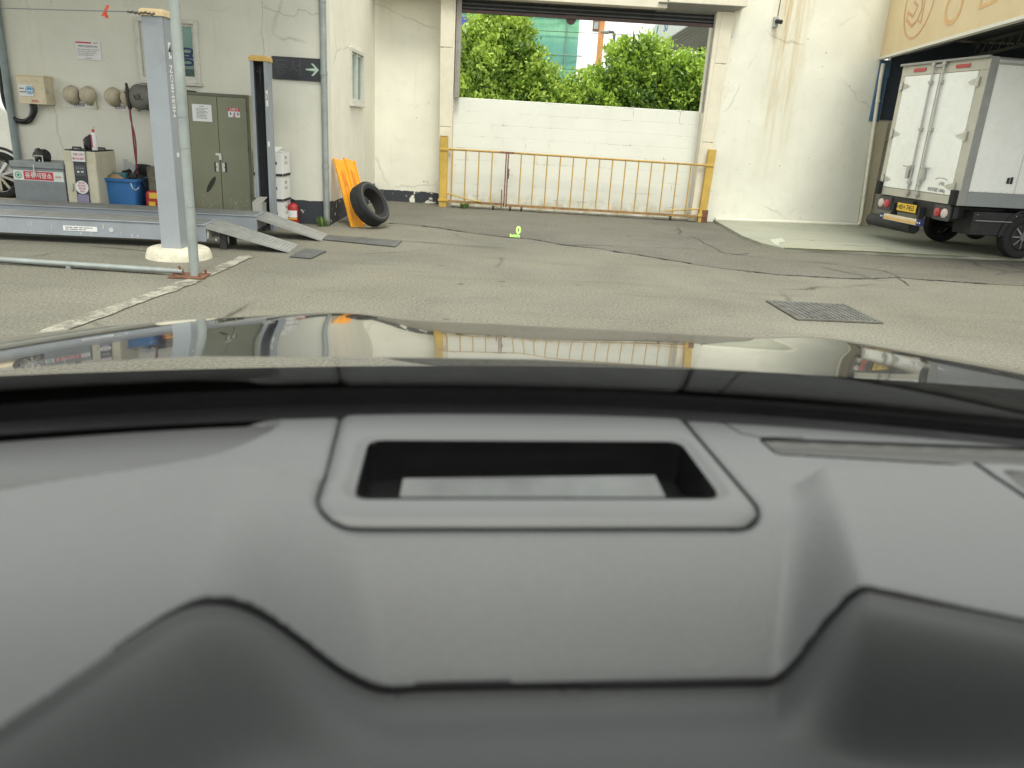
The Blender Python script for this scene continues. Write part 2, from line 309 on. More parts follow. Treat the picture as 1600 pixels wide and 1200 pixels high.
fm = math_(n, l, 'MULTIPLY', fr.outputs[0], mr.outputs[0]); mx = n.new("ShaderNodeMixShader"); l.new(fm, mx.inputs[0]); l.new(tr.outputs[0], mx.inputs[1]); l.new(gl.outputs[0], mx.inputs[2])
ou = n.new("ShaderNodeOutputMaterial"); l.new(mx.outputs[0], ou.inputs[0]); glasslow = m
hudglow = flat_emit("hud_green_light", (.50, 1.0, .16), 1.15)

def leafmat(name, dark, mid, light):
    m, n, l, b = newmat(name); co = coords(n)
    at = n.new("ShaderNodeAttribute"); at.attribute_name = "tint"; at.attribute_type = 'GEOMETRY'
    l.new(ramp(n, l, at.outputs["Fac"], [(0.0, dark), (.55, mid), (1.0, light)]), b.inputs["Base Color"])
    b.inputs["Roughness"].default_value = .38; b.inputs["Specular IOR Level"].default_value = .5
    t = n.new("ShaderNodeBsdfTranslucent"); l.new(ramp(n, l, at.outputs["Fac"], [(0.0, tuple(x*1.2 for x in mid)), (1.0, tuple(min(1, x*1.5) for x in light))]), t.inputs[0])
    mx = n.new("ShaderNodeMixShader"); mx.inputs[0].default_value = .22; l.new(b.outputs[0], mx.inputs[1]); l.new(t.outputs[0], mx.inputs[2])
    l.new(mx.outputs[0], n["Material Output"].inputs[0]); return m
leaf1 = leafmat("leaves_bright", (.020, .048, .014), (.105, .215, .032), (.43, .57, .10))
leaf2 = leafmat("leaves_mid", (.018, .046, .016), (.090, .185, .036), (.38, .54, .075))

# ------------------------------------------------------------------ mesh helpers
class MB:
    def __init__(s): s.v = []; s.f = []; s.m = []; s.sm = []
    def add(s, vs, fs, m=0, smooth=False):
        k = len(s.v); s.v += [tuple(map(float, p)) for p in vs]; s.f += [[i+k for i in f] for f in fs]; s.m += [m]*len(fs); s.sm += [smooth]*len(fs); return s
    def box(s, x0, x1, y0, y1, z0, z1, m=0, T=None):
        vs = [Vector((x, y, z)) for z in (z0, z1) for y in (y0, y1) for x in (x0, x1)]
        if T is not None: vs = [T @ p for p in vs]
        return s.add(vs, [(0, 2, 3, 1), (4, 5, 7, 6), (0, 1, 5, 4), (2, 6, 7, 3), (0, 4, 6, 2), (1, 3, 7, 5)], m)
    def cyl(s, p0, p1, r0, r1=None, n=16, m=0, cap=True):
        p0 = Vector(p0); p1 = Vector(p1); r1 = r0 if r1 is None else r1; d = (p1-p0).normalized()
        a = d.orthogonal().normalized(); c = d.cross(a); vs = []
        for p, r in ((p0, r0), (p1, r1)):
            for i in range(n):
                t = 2*math.pi*i/n; vs.append(p + (a*math.cos(t)+c*math.sin(t))*r)
        s.add(vs, [(i, (i+1) % n, n+(i+1) % n, n+i) for i in range(n)], m, True)
        if cap: s.add(vs[:n][::-1], [tuple(range(n))], m); s.add(vs[n:], [tuple(range(n))], m)
        return s
    def tube(s, pts, r, n=8, m=0):
        pts = [Vector(p) for p in pts]; vs = []; a = None
        for i, p in enumerate(pts):
            d = (pts[min(i+1, len(pts)-1)]-pts[max(i-1, 0)]).normalized()
            a = d.orthogonal().normalized() if a is None else (a-d*a.dot(d)).normalized()
            c = d.cross(a); rr = r[i] if isinstance(r, (list, tuple)) else r
            for k in range(n):
                t = 2*math.pi*k/n; vs.append(p+(a*math.cos(t)+c*math.sin(t))*rr)
        fs = [(i*n+k, i*n+(k+1) % n, (i+1)*n+(k+1) % n, (i+1)*n+k) for i in range(len(pts)-1) for k in range(n)]
        fs += [tuple(range(n))[::-1], tuple(range((len(pts)-1)*n, len(pts)*n))]
        return s.add(vs, fs, m, True)
    def prism(s, poly, ext, m=0, smooth=False):
        n = len(poly); e = Vector(ext); vs = [Vector(p) for p in poly]; vs += [p+e for p in vs]
        return s.add(vs, [tuple(range(n)), tuple(range(2*n-1, n-1, -1))] + [(i, n+i, n+(i+1) % n, (i+1) % n) for i in range(n)], m, smooth)
    def lathe(s, prof, o, axis='Z', n=24, m=0, a0=0, a1=2*math.pi, T=None):
        full = abs(a1-a0-2*math.pi) < 1e-6; k = n if full else n+1; vs = []
        for (r, h) in prof:
            for i in range(k):
                t = a0+(a1-a0)*i/n; c, d = r*math.cos(t), r*math.sin(t)
                p = Vector((c, d, h)) if axis == 'Z' else (Vector((h, c, d)) if axis == 'X' else Vector((d, h, c)))
                if T is not None: p = T @ p
                vs.append(p+Vector(o))
        fs = []
        for j in range(len(prof)-1):
            for i in range(n):
                i2 = (i+1) % k if full else i+1
                fs.append((j*k+i, j*k+i2, (j+1)*k+i2, (j+1)*k+i))
        return s.add(vs, fs, m, True)
    def ball(s, o, r, n=16, h=10, m=0, T=None):
        r = (r, r, r) if not isinstance(r, tuple) else r
        vs = [Vector((r[0]*math.sin(math.pi*j/h)*math.cos(2*math.pi*i/n), r[1]*math.sin(math.pi*j/h)*math.sin(2*math.pi*i/n), r[2]*math.cos(math.pi*j/h))) for j in range(h+1) for i in range(n)]
        vs = [(T @ p if T is not None else p)+Vector(o) for p in vs]
        return s.add(vs, [(j*n+i, (j+1)*n+i, (j+1)*n+(i+1) % n, j*n+(i+1) % n) for j in range(h) for i in range(n)], m, True)
    def quad(s, a, b, c, d, m=0): return s.add([a, b, c, d], [(0, 1, 2, 3)], m)
    def strip(s, pts, w, z, m=0, jitter=0.0):
        vs = []; n = len(pts)
        for i in range(n):
            a = Vector((*pts[max(i-1, 0)][:2], 0)); c = Vector((*pts[min(i+1, n-1)][:2], 0)); d = (c-a).normalized(); q = Vector((-d.y, d.x, 0))
            ww = (w[i] if isinstance(w, (list, tuple)) else w)*(1+random.uniform(-jitter, jitter)); p = Vector((*pts[i][:2], z)); vs += [p-q*ww/2, p+q*ww/2]
        return s.add(vs, [(2*i, 2*i+2, 2*i+3, 2*i+1) for i in range(n-1)], m)
    def build(s, name, mats, parent=None, loc=(0, 0, 0), rz=0.0, bevel=0.0, rot=None, fix=True):
        me = bpy.data.meshes.new(name); me.from_pydata(s.v, [], s.f)
        for mm in (mats if isinstance(mats, (list, tuple)) else [mats]): me.materials.append(mm)
        me.polygons.foreach_set("material_index", s.m); me.polygons.foreach_set("use_smooth", s.sm)
        if fix:
            bm = bmesh.new(); bm.from_mesh(me); bmesh.ops.remove_doubles(bm, verts=bm.verts, dist=1e-5); bmesh.ops.recalc_face_normals(bm, faces=bm.faces); bm.to_mesh(me); bm.free()
        if any(s.sm): me.set_sharp_from_angle(angle=R(38))
        o = bpy.data.objects.new(name, me); COL.objects.link(o); o.location = tuple(map(float, loc)); o.rotation_euler = rot if rot else (0, 0, rz)
        if parent: o.parent = parent
        if bevel:
            bv = o.modifiers.new("bevel", 'BEVEL'); bv.width = bevel; bv.segments = 2; bv.limit_method = 'ANGLE'; bv.angle_limit = R(40); bv.harden_normals = False
        return o
def empty(name, loc, rz=0.0):
    o = bpy.data.objects.new(name, None); COL.objects.link(o); o.location = tuple(map(float, loc)); o.rotation_euler = (0, 0, rz); o.empty_display_size = .1; return o
def tag(o, label, cat, group=None):
    o["label"] = label; o["category"] = cat
    if group: o["group"] = group
    return o
def struct(o): o["kind"] = "structure"; return o
RX90 = Matrix.Rotation(R(90), 4, 'X')
def txt(body, h, mat, parent, pos, name="lettering", sx=1.0, rot=None, align='CENTER', bold=0.0):
    """raised or printed letters as a thin mesh; faces local -Y unless rot is given"""
    c = bpy.data.curves.new(name, 'FONT'); c.body = body; c.size = h; c.align_x = align; c.align_y = 'CENTER'; c.extrude = min(.0007, h*.02); c.offset = bold*h; c.resolution_u = 3
    o = bpy.data.objects.new(name, c); COL.objects.link(o); bpy.context.view_layer.update()
    me = bpy.data.meshes.new_from_object(o.evaluated_get(bpy.context.evaluated_depsgraph_get())); bpy.data.objects.remove(o); bpy.data.curves.remove(c)
    T = Matrix.Translation(Vector(pos)) @ (rot if rot is not None else RX90) @ Matrix.Diagonal((sx, 1, 1, 1)); me.transform(T)
    me.materials.clear(); me.materials.append(mat)
    q = bpy.data.objects.new(name, me); COL.objects.link(q)
    if parent: q.parent = parent
    return q
def lines(mb, x0, x1, z0, z1, rows, y, h=.35, m=0, ragged=True, words=4):
    """rows of unreadably small print: short dashes"""
    dz = (z1-z0)/rows
    for i in range(rows):
        z = z1-dz*(i+.5); x = x0; end = x1-(random.random()*.35*(x1-x0) if ragged else 0)
        while x < end-.004:
            wl = min(end-x, (x1-x0)/words*random.uniform(.4, 1.1)); mb.box(x, x+wl, y-.0006, y, z-dz*h/2, z+dz*h/2, m); x += wl+(x1-x0)*.03
    return mb
def copy_tree(o, parent=None):
    c = o.copy(); COL.objects.link(c)
    if parent is not None: c.parent = parent
    for ch in [x for x in bpy.data.objects if x.parent == o and x != c]: copy_tree(ch, c)
    return c
def grid_wall(x0, x1, z0, z1, y0, y1, holes):
    mb = MB(); xs = sorted({x0, x1, *[h[0] for h in holes], *[h[1] for h in holes]}); zs = sorted({z0, z1, *[h[2] for h in holes], *[h[3] for h in holes]})
    inside = lambda x, z: any(h[0] < x < h[1] and h[2] < z < h[3] for h in holes)
    cell = {}
    for i in range(len(xs)-1):
        for j in range(len(zs)-1): cell[i, j] = not inside((xs[i]+xs[i+1])/2, (zs[j]+zs[j+1])/2)
    for (i, j), on in cell.items():
        if not on: continue
        a, b_, c, d = xs[i], xs[i+1], zs[j], zs[j+1]
        mb.quad((a, y0, c), (b_, y0, c), (b_, y0, d), (a, y0, d)); mb.quad((a, y1, c), (a, y1, d), (b_, y1, d), (b_, y1, c))
        if not cell.get((i-1, j)): mb.quad((a, y0, c), (a, y0, d), (a, y1, d), (a, y1, c))
        if not cell.get((i+1, j)): mb.quad((b_, y0, c), (b_, y1, c), (b_, y1, d), (b_, y0, d))
        if not cell.get((i, j-1)): mb.quad((a, y0, c), (a, y1, c), (b_, y1, c), (b_, y0, c))
        if not cell.get((i, j+1)): mb.quad((a, y0, d), (b_, y0, d), (b_, y1, d), (a, y1, d))
    return mb

# ================================================================== SETTING
struct(MB().quad((-600, -300, 0), (600, -300, 0), (600, 900, 0), (-600, 900, 0)).build("ground", asph))
def wig(pts, step=.22, amp=.05):
    out = []
    for (a, b_) in zip(pts[:-1], pts[1:]):
        a = np.array(a[:2]); b_ = np.array(b_[:2]); L = np.linalg.norm(b_-a); k = max(1, int(L/step)); q = np.array([-(b_-a)[1], (b_-a)[0]])/L
        for i in range(k): out.append(a+(b_-a)*i/k + q*random.uniform(-amp, amp)*(0 if i == 0 else 1))
    out.append(np.array(pts[-1][:2])); return out
crk = [atZ(u, v)[:2] for u, v in ((606, 349), (640, 351), (680, 356), (720, 362), (756, 367), (790, 371), (830, 374), (880, 383), (930, 388), (1000, 399), (1060, 409), (1130, 420), (1220, 430), (1330, 436), (1400, 434), (1480, 440), (1600, 447))]
edge = wig(crk, .25, .035)
left_up = [np.array(p) for p in ((-2.58, 10.95), (-2.58, 14.35))]
patch = edge + [np.array(p) for p in ((9.0, 9.3), (9.0, 13.0), (3.3, 14.2), (-1.4, 14.3))] + left_up[::-1]
mb = MB(); mb.add([(p[0], p[1], .004) for p in patch], [tuple(range(len(patch)))]); struct(mb.build("asphalt_apron", asph2))
mb = MB(); ew = wig([tuple(p) for p in edge], .05, .022); run = .02
for k_ in range(0, len(ew)-6, 5):
    if random.random() < .14: continue
    sub = ew[k_:k_+6]; mb.strip(sub, [random.choice((.004, .007, .010, .016, .026, .040)) for _ in sub], .009, jitter=.6)
for pts in (((1200, 404), (1290, 412), (1380, 424), (1405, 434)), ((880, 383), (990, 386), (1080, 389), (1150, 398), (1200, 404)), ((1080, 370), (1110, 385), (1140, 399), (1170, 397)), ((620, 376), (700, 382), (790, 388)), ((1400, 434), (1420, 447))):
    q = wig([atZ(*p)[:2] for p in pts], .2, .04); mb.strip(q, [random.uniform(.005, .016) for _ in q], .0085, jitter=.6)
struct(mb.build("road_cracks", ink))
mb = MB()
def line(p0, p1, wd, z=.008):
    a = np.array(p0[:2]); b_ = np.array(p1[:2]); k = max(2, int(np.linalg.norm(b_-a)/.08)); pts = [a+(b_-a)*i/k for i in range(k+1)]
    mb.strip(pts, wd, z, jitter=.18)
line((-2.79, 7.86), (-2.80, 6.76), .13); line((-2.80, 6.55), (-2.99, 4.60), .15)
line(atZ(0, 410), atZ(255, 429), .035); line(atZ(0, 545), atZ(22, 538), .10)
struct(mb.build("road_markings", whitepaint))
faint = wornpaint("faint_paint", (.36, .35, .28), .30, (.185, .18, .147))
ge = [(3.42, 14.02)] + [tuple(atZ(u, v, .05)[:2]) for u, v in ((1160, 368), (1190, 379), (1225, 387), (1350, 392), (1450, 397), (1525, 400), (1600, 403))] + [(10.5, 11.2), (10.5, 16.0), (6.3, 14.7)]
ge2 = [np.array(p) for p in ge]
mb = MB(); mb.prism([(p[0], p[1], -.02) for p in ge2], (0, 0, .07)); struct(mb.build("green_floor", greenfl, bevel=.008))
e3 = wig(ge2[3:8], .12, .015); mb = MB(); mb.strip(e3, .07, .0535, jitter=.5); struct(mb.build("floor_edge", M("edge_grit", (.34, .33, .20), .95, 0, .4, 16, dirt=.6)))
aw = [tuple(atZ(u, v, .0545)) for u, v in ((1202, 374), (1222, 372), (1227, 377), (1216, 380), (1219, 385), (1209, 381))]
mb = MB(); mb.add(aw, [tuple(range(len(aw)))]); struct(mb.build("floor_marking", M("floor_white", (.44, .46, .38), .8, 0, .2, 30, dirt=.7, dirtcol=(.30, .32, .25))))
mb = MB(); mb.box(-14, -6.77, 9, 20, 0.001, .012); struct(mb.build("yellow_floor", yellowfl))

# ------------------------------------------------------------------ workshop building (lift side)
bld = tag(empty("workshop_building", O, WALLA), "cream plastered workshop walls with grey corner pipes and two windows, behind the car lift", "building")
wx0, wx1, wz0, wz1 = -2.40, -1.62, 1.71, 2.46
grid_wall(-4.10, 0, 0, 5.2, 0, .2, [(wx0, wx1, wz0, wz1)]).build("front_wall", pl_front, bld)
sw = grid_wall(.0, 3.6, 0, 5.2, 0, .2, [(1.27, 2.30, 1.60, 2.38)]).build("side_wall", pl_side, bld, (0, .2, 0), R(90))
def window(parent, x0, x1, z0, z1, y, rz=0, off=(0, 0, 0), split=.5, dark=True, sign=False):
    f = MB(); t = .05
    f.box(x0, x1, -.035, .06, z1-t, z1).box(x0, x1, -.035, .06, z0, z0+t).box(x0, x0+t, -.035, .06, z0+t, z1-t).box(x1-t, x1, -.035, .06, z0+t, z1-t)
    xm = x0+(x1-x0)*split; f.box(xm-.03, xm+.03, -.02, .05, z0+t, z1-t); f.box(x0-.02, x1+.02, -.055, -.001, z0-.03, z0-.001)
    s2 = .032
    for a, b_ in ((x0+t, xm-.03), (xm+.03, x1-t)):
        f.box(a, a+s2, .0, .04, z0+t, z1-t).box(b_-s2, b_, .0, .04, z0+t, z1-t).box(a+s2, b_-s2, .0, .04, z0+t, z0+t+s2).box(a+s2, b_-s2, .0, .04, z1-t-s2, z1-t)
    fo = f.build("window", wframe, parent, off, rz, bevel=.004)
    MB().box(x0+t, xm, .022, .028, z0+t, z1-t).build("pane", darkglass if dark else teal, fo)
    p2 = MB().box(xm, x1-t, .018, .024, 0, z1-z0-2*t).build("pane", teal, fo, (0, 0, z0+t))
    if sign: txt("용", .24, navyink, fo, (x1-t-.12, .012, z0+.30), sx=1.2, bold=.015); MB().box(xm+.03, x1-t, .013, .0165, z0+t+.02, z0+.17).build("blind", M("dark_green_blind", (.03, .075, .065), .4), fo)
    return fo
window(bld, wx0, wx1, wz0, wz1, 0, sign=True)
window(bld, 1.27, 2.30, 1.60, 2.38, 0, R(90), (0, .2, 0), .5, False)
mb = MB(); mb.cyl((-.035, -.05, .02), (-.035, -.05, 5.2), .042, n=14)
for z in (.75, 1.9, 2.75, 4.0): mb.cyl((-.035, -.05, z), (-.035, -.05, z+.05), .048, n=14)
mb.build("corner_pipe", steel, bld)
mb = MB(); mb.cyl((-4.09, -.05, .02), (-4.09, -.05, 5.2), .045, n=14); mb.build("corner_pipe", M("grey_pipe_paint", (.22, .27, .28), .5, 0, .1, 6, dirt=.3), bld)
# long hairline cracks in the render, as in the photo
mb = MB()
def wallcrack(pts, wd=.006):
    q = [LP(u, v) for u, v in pts]; out = []
    for a, b_ in zip(q[:-1], q[1:]):
        for i in range(5):
            t = i/5; out.append((a[0]+(b_[0]-a[0])*t+random.uniform(-.012, .012), a[1]+(b_[1]-a[1])*t+random.uniform(-.012, .012)))
    out.append(q[-1]); vs = []
    for i, p in enumerate(out):
        a = out[max(i-1, 0)]; c = out[min(i+1, len(out)-1)]; d = Vector((c[0]-a[0], c[1]-a[1])).normalized(); ww = wd*random.uniform(.4, 1)
        vs += [(p[0]-d.y*ww/2, -.002, p[1]+d.x*ww/2), (p[0]+d.y*ww/2, -.002, p[1]-d.x*ww/2)]
    mb.add(vs, [(2*i, 2*i+1, 2*i+3, 2*i+2) for i in range(len(out)-1)])
wallcrack([(408, -5), (411, 18), (410, 50), (412, 86)]); wallcrack([(411, 12), (430, 17), (455, 26), (463, 24), (466, 14), (480, 18), (490, 24), (506, 20)]); wallcrack([(395, -8), (408, 4), (420, 12)], .004); wallcrack([(320, 12), (345, 18), (362, 10)], .003)
mb.build("crack", M("crack_line", (.36, .34, .28), .95), bld)

# ------------------------------------------------------------------ gateway: back wall, pillars, lintel, shutter
GY = 13.93
gw = tag(empty("gateway", (0, GY, 0)), "tall vehicle gateway with beige panelled pillars and a half-lowered dark roller shutter", "gateway")
MB().box(-3.30, -1.50, .40, .60, 0, 5.2).build("back_wall", pl_back, gw, (0, 0, 0))
def pillar(x0, x1, lean):
    mb = MB()
    for z0, z1 in ((0, 1.34), (1.352, 2.60), (2.612, 3.46)):
        k0, k1 = lean*z0, lean*z1; vs = [(x0+k0, 0, z0), (x1+k0, 0, z0), (x1+k0, .5, z0), (x0+k0, .5, z0), (x0+k1, 0, z1), (x1+k1, 0, z1), (x1+k1, .5, z1), (x0+k1, .5, z1)]
        mb.add(vs, [(0, 3, 2, 1), (4, 5, 6, 7), (0, 1, 5, 4), (1, 2, 6, 5), (2, 3, 7, 6), (3, 0, 4, 7)])
    mb.box(x0+.01, x1-.01, .012, .48, 0, 3.45)
    return mb.build("pillar", beigepanel, gw, bevel=.006)
pillar(-1.49, -1.285, -.016); pillar(2.985, 3.19, .028)
mb = MB(); mb.box(-2.6, 2.15, -.14, .30, 3.375, 5.2); mb.box(2.158, 3.42, -.20, .30, 3.46, 5.2); mb.build("lintel", beigepanel, gw, bevel=.006)
mb = MB(); mb.add([(2.0, -.19, 3.452), (3.36, -.19, 3.452), (3.1, .30, 3.30), (2.0, .30, 3.30), (2.0, -.19, 3.46), (3.36, -.19, 3.46), (3.1, .30, 3.46), (2.0, .30, 3.46)], [(0, 3, 2, 1), (4, 5, 6, 7), (0, 1, 5, 4), (1, 2, 6, 5), (2, 3, 7, 6), (3, 0, 4, 7)]); mb.build("soffit", M("soffit_grey", (.28, .28, .27), .6), gw)
sh = MB()
for i in range(9):
    z = 3.215+i*.062; sh.prism([(-1.20, .15, z), (-1.20, .125, z+.02), (-1.20, .125, z+.042), (-1.20, .15, z+.060)], (4.22, 0, 0))
sh.box(-1.20, 3.02, .152, .158, 3.21, 3.80); so_ = sh.build("shutter", shut, gw)
mb = MB(); mb.box(-1.21, 3.03, .115, .165, 3.165, 3.213); mb.cyl((.62, .14, 3.165), (.62, .155, 3.165), .085, n=24); mb.build("bottom_bar", shutrust, so_)
for x0, x1, tx in ((-1.285, -1.20, 0.0), (2.98, 3.065, .0)):
    mb = MB(); mb.box(x0, x1, .08, .20, 1.83, 3.46); mb.box((x0+x1)/2-.012, (x0+x1)/2+.012, .07, .079, 1.83, 3.46); mb.build("guide_rail", jamb, gw, bevel=.004)
bw_ = MB(); bw_.box(-1.5, 3.2, 0, .2, 0, 1.845)
tag(bw_.build("block_wall", blockmat, None, (0, GY+.26, 0), R(.6), bevel=.012), "low white-washed concrete block wall closing the gateway behind the yellow gate", "wall")

# yellow gate
g = tag(empty("metal_gate", (0, GY-.06, 0)), "low yellow barred gate with a rusty meeting post, in front of the white block wall", "gate")
def gpost(x, hh, lean, mat_):
    mb = MB(); mb.add([(x-.065, -.05, 0), (x+.065, -.05, 0), (x+.065, .05, 0), (x-.065, .05, 0), (x-.065+lean, -.05, hh), (x+.065+lean, -.05, hh), (x+.065+lean, .05, hh), (x-.065+lean, .05, hh)], [(0, 3, 2, 1), (4, 5, 6, 7), (0, 1, 5, 4), (1, 2, 6, 5), (2, 3, 7, 6), (3, 0, 4, 7)])
    mb.box(x-.085, x+.085, -.065, -.051, .955, 1.0); mb.box(x-.085, x+.085, -.065, -.051, .10, .145); return mb.build("gate_post", mat_, g, bevel=.008)
gpost(-1.41, 1.21, -.01, yellowp); gpost(3.17, 1.24, .03, yellowp)
mb = MB(); mb.box(-1.47, -1.36, -.06, -.052, 1.20, 1.27); mb.build("rust_cap", beigepanel, g)
mb = MB(); mb.cyl((-1.35, 0, .985), (-.33, 0, .985), .018, n=10).cyl((-.30, 0, .985), (3.14, 0, .972), .018, n=10); mb.build("top_rail", M("rail_rusty_yellow", (.46, .30, .085), .65, 0, .2, 7, dirt=.7, dirtcol=(.17, .085, .05)), g)
mb = MB(); mb.box(-1.35, -.33, -.02, .02, .085, .125).box(-.30, 3.14, -.02, .02, .075, .115); mb.build("bottom_rail", M("rail_rustier", (.30, .18, .075), .75, 0, .3, 7, dirt=.9, dirtcol=(.12, .06, .04)), g)
bars = [-1.265, -1.035, -.805, -.575] + [-.072+.2263*i for i in range(14)]
b0 = MB().cyl((0, 0, .10), (0, 0, .985), .0115, n=8, cap=False).build("bar", yellow, g, (bars[0], 0, 0))
for x in bars[1:]:
    q = b0.copy(); COL.objects.link(q); q.location.x = x
mb = MB(); mb.box(-.345, -.322, -.02, .02, .06, .99).box(-.308, -.285, -.02, .02, .06, .99).box(-.44, -.20, -.028, -.021, .965, 1.0).cyl((-.38, -.03, .04), (-.38, -.03, .36), .010, n=8).cyl((-.28, -.03, .55), (-.28, -.03, .72), .014, n=8); mb.build("meeting_post", rustpipe, g)
MB().tube([(-1.34, -.02, .24), (-.95, -.025, .155), (-.72, -.03, .125)], .012).build("brace", yellow, g); MB().tube([(2.5, -.02, .16), (3.12, -.02, .235)], .012).build("brace", yellow, g)
for x in (-.52, -.22, -.02, 2.62):
    mb = MB(); mb.cyl((x-.015, 0, .038), (x+.015, 0, .038), .036, n=16, m=0).box(x-.022, x-.017, -.02, .02, .03, .085, 1).box(x+.017, x+.022, -.02, .02, .03, .085, 1); mb.build("caster", [black, rust], g)
mb = MB(); mb.box(3.16, 3.26, -.07, .07, 0, .22); mb.build("hinge_foot", rust, g, bevel=.01)

mb = MB(); pts = wig([(-1.3, GY-.02), (.5, GY-.03), (3.1, GY-.06)], .05, .03); mb.strip(pts, [random.uniform(.03, .14)*(1.5 if p[0] > 2.4 else 1) for p in pts], .010, jitter=.5); o = mb.build("dirt", M("gutter_dirt", (.045, .042, .032), .95, 0, .4, 30, .5, 60)); o["kind"] = "stuff"
# weeds by the gate
def weed(name, x, y, n_, hh, label):
    mb = MB()
    for i in range(n_):
        a = random.uniform(0, 6.28); r_ = random.uniform(.0, .07); b_ = random.uniform(.02, .07); ln = hh*random.uniform(.5, 1); p = Vector((math.cos(a)*r_, math.sin(a)*r_, 0)); q = p+Vector((math.cos(a)*b_, math.sin(a)*b_, ln)); s_ = Vector((-math.sin(a), math.cos(a), 0))*.010
        mb.add([p-s_*.5, p+s_*.5, (p+q)/2+s_+Vector((0, 0, .01)), q, (p+q)/2-s_+Vector((0, 0, .01))], [(0, 1, 2, 3, 4)])
    return tag(mb.build(name, M("weed_green", (.10, .17, .035), .7, 0, .3, 30), None, (x, y, 0), fix=False), label, "weed")
weed("weed", -1.02, GY-.14, 60, .12, "green weed growing under the yellow gate by its thick post")
pw = LW(-.07, .14); weed("weed", pw[0], pw[1], 45, .14, "weed at the foot of the grey pipe on the workshop corner")

# ------------------------------------------------------------------ right-hand wall
RA = R(8); RO = np.array([3.393, 14.048, 0]); rt = np.array([math.cos(RA), math.sin(RA), 0]); rn = np.array([-math.sin(RA), math.cos(RA), 0])
rw = tag(empty("plaster_wall", RO, RA), "wide white plastered wall with long rust-coloured water stains beside the gateway", "wall")
mb = MB(); mb.prism([(-.22, 0, 0), (2.80, 0, 0), (2.56, 0, 4.6), (-.12, 0, 4.6)], (0, .2, 0)); mb.build("wall_face", pl_right, rw)
cc = tag(empty("security_camera", RO+rt*.64-rn*.0+np.array([0, 0, 3.30]), RA), "small white security camera high on the stained white wall", "camera")
mb = MB(); mb.box(-.05, .03, -.05, 0, -.07, .09); mb.build("mount_box", M("cctv_grey", (.42, .43, .42), .5), cc, bevel=.008)
mb = MB(); mb.cyl((-.01, -.05, .02), (.035, -.15, .0), .034, n=18); mb.cyl((.035, -.15, .0), (.037, -.155, .0), .028, n=18); mb.build("lens_barrel", black, cc)
tag(MB().tube([RO+rt*.66-rn*.006+np.array([0, 0, 3.40]), RO+rt*.67-rn*.006+np.array([0, 0, 3.7]), RO+rt*.68-rn*.006+np.array([0, 0, 4.3])], .006).build("cable", ink), "thin dark cable rising from the security camera up the wall", "cable")
dp = MB(); pb = RO+rt*2.80-rn*.06; pt = RO+rt*2.66-rn*.06
dp.tube([pt+np.array([0, 0, 2.80]), pt+np.array([0, 0, 2.6]), pb+np.array([0, 0, .25]), pb+np.array([0, 0, .11]), pb-rt*.03+np.array([0, 0, .075]), pb-rt*.10+np.array([0, 0, .07]), RO+rt*.05-rn*.05+np.array([0, 0, .055])], .033, 12)
for z in (.6, 1.35, 2.2):
    q = pb+(pt-pb)*(z/2.8)+np.array([0, 0, z]); dp.cyl(q-np.array([0, 0, .02]), q+np.array([0, 0, .02]), .040, n=12)
tag(dp.build("drainpipe", plaspipe), "cream plastic drainpipe running down the wall end and along its foot", "pipe")

# ------------------------------------------------------------------ shed over the truck
F0 = np.array([5.979, 14.478, 0.0]); F1 = np.array([5.393, 9.412, 0.0]); fd = (F1-F0)/np.linalg.norm(F1-F0); FA = math.atan2(fd[1], fd[0]); FZ = 2.87
fn = np.array([-math.sin(FA), math.cos(FA), 0])           # points into the shed
shed = tag(empty("truck_shed", F0, FA), "open shed with a faded cream fascia board over the parked box truck", "shed")
MB().box(-.15, 6.1, 0, .05, FZ+.03, 4.6).build("fascia", awn, shed)
MB().box(-.15, 6.1, -.015, .07, FZ-.01, FZ+.03).build("fascia_trim", M("trim_white", (.70, .69, .62), .5, .1, .05, 6), shed)
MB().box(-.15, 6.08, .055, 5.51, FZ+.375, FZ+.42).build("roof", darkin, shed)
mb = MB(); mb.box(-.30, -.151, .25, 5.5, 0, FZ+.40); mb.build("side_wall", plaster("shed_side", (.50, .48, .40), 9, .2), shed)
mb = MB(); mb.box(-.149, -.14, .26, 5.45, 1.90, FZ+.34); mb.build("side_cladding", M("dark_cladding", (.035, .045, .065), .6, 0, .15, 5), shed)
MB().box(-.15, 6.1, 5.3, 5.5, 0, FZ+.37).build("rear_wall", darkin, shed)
mb = MB()
for y in (.45, 1.5, 2.7, 4.0):
    mb.box(-.1, 4.8, y, y+.05, FZ+.30, FZ+.345); mb.box(-.1, 4.8, y, y+.05, FZ+.10, FZ+.14)
    for i in range(16): mb.tube([(i*.3, y+.025, FZ+.11), (i*.3+.15, y+.025, FZ+.33), (i*.3+.3, y+.025, FZ+.11)], .012, 5)
mb.build("roof_truss", M("truss_steel", (.12, .125, .12), .6, .2, .2, 8), shed)
bs = MB()
for i in range(6):
    x = i*.032; bs.prism([(x, 0, 0), (x+.008, -.014, 0), (x+.022, -.014, 0), (x+.030, 0, 0), (x+.032, .006, 0), (x, .006, 0)], (0, 0, 1))
bs.box(.0, .20, -.02, -.015, .72, 1.0)
pbs = RO+rt*2.62+np.array([0, 0, 1.86]); tag(bs.build("sheet_cladding", bluesheet, None, pbs-rn*.012, RA), "torn blue corrugated sheet beside the drainpipe at the end of the white wall", "sheet")
shed_lower = plaster("shed_jamb_plaster", (.62, .56, .40), 11, .4)
tag(MB().box(2.81, 3.02, .02, .25, 0, 1.87).build("wall_stub", shed_lower, None, RO, RA), "stained cream wall stub behind the drainpipe, below the blue sheet", "wall")
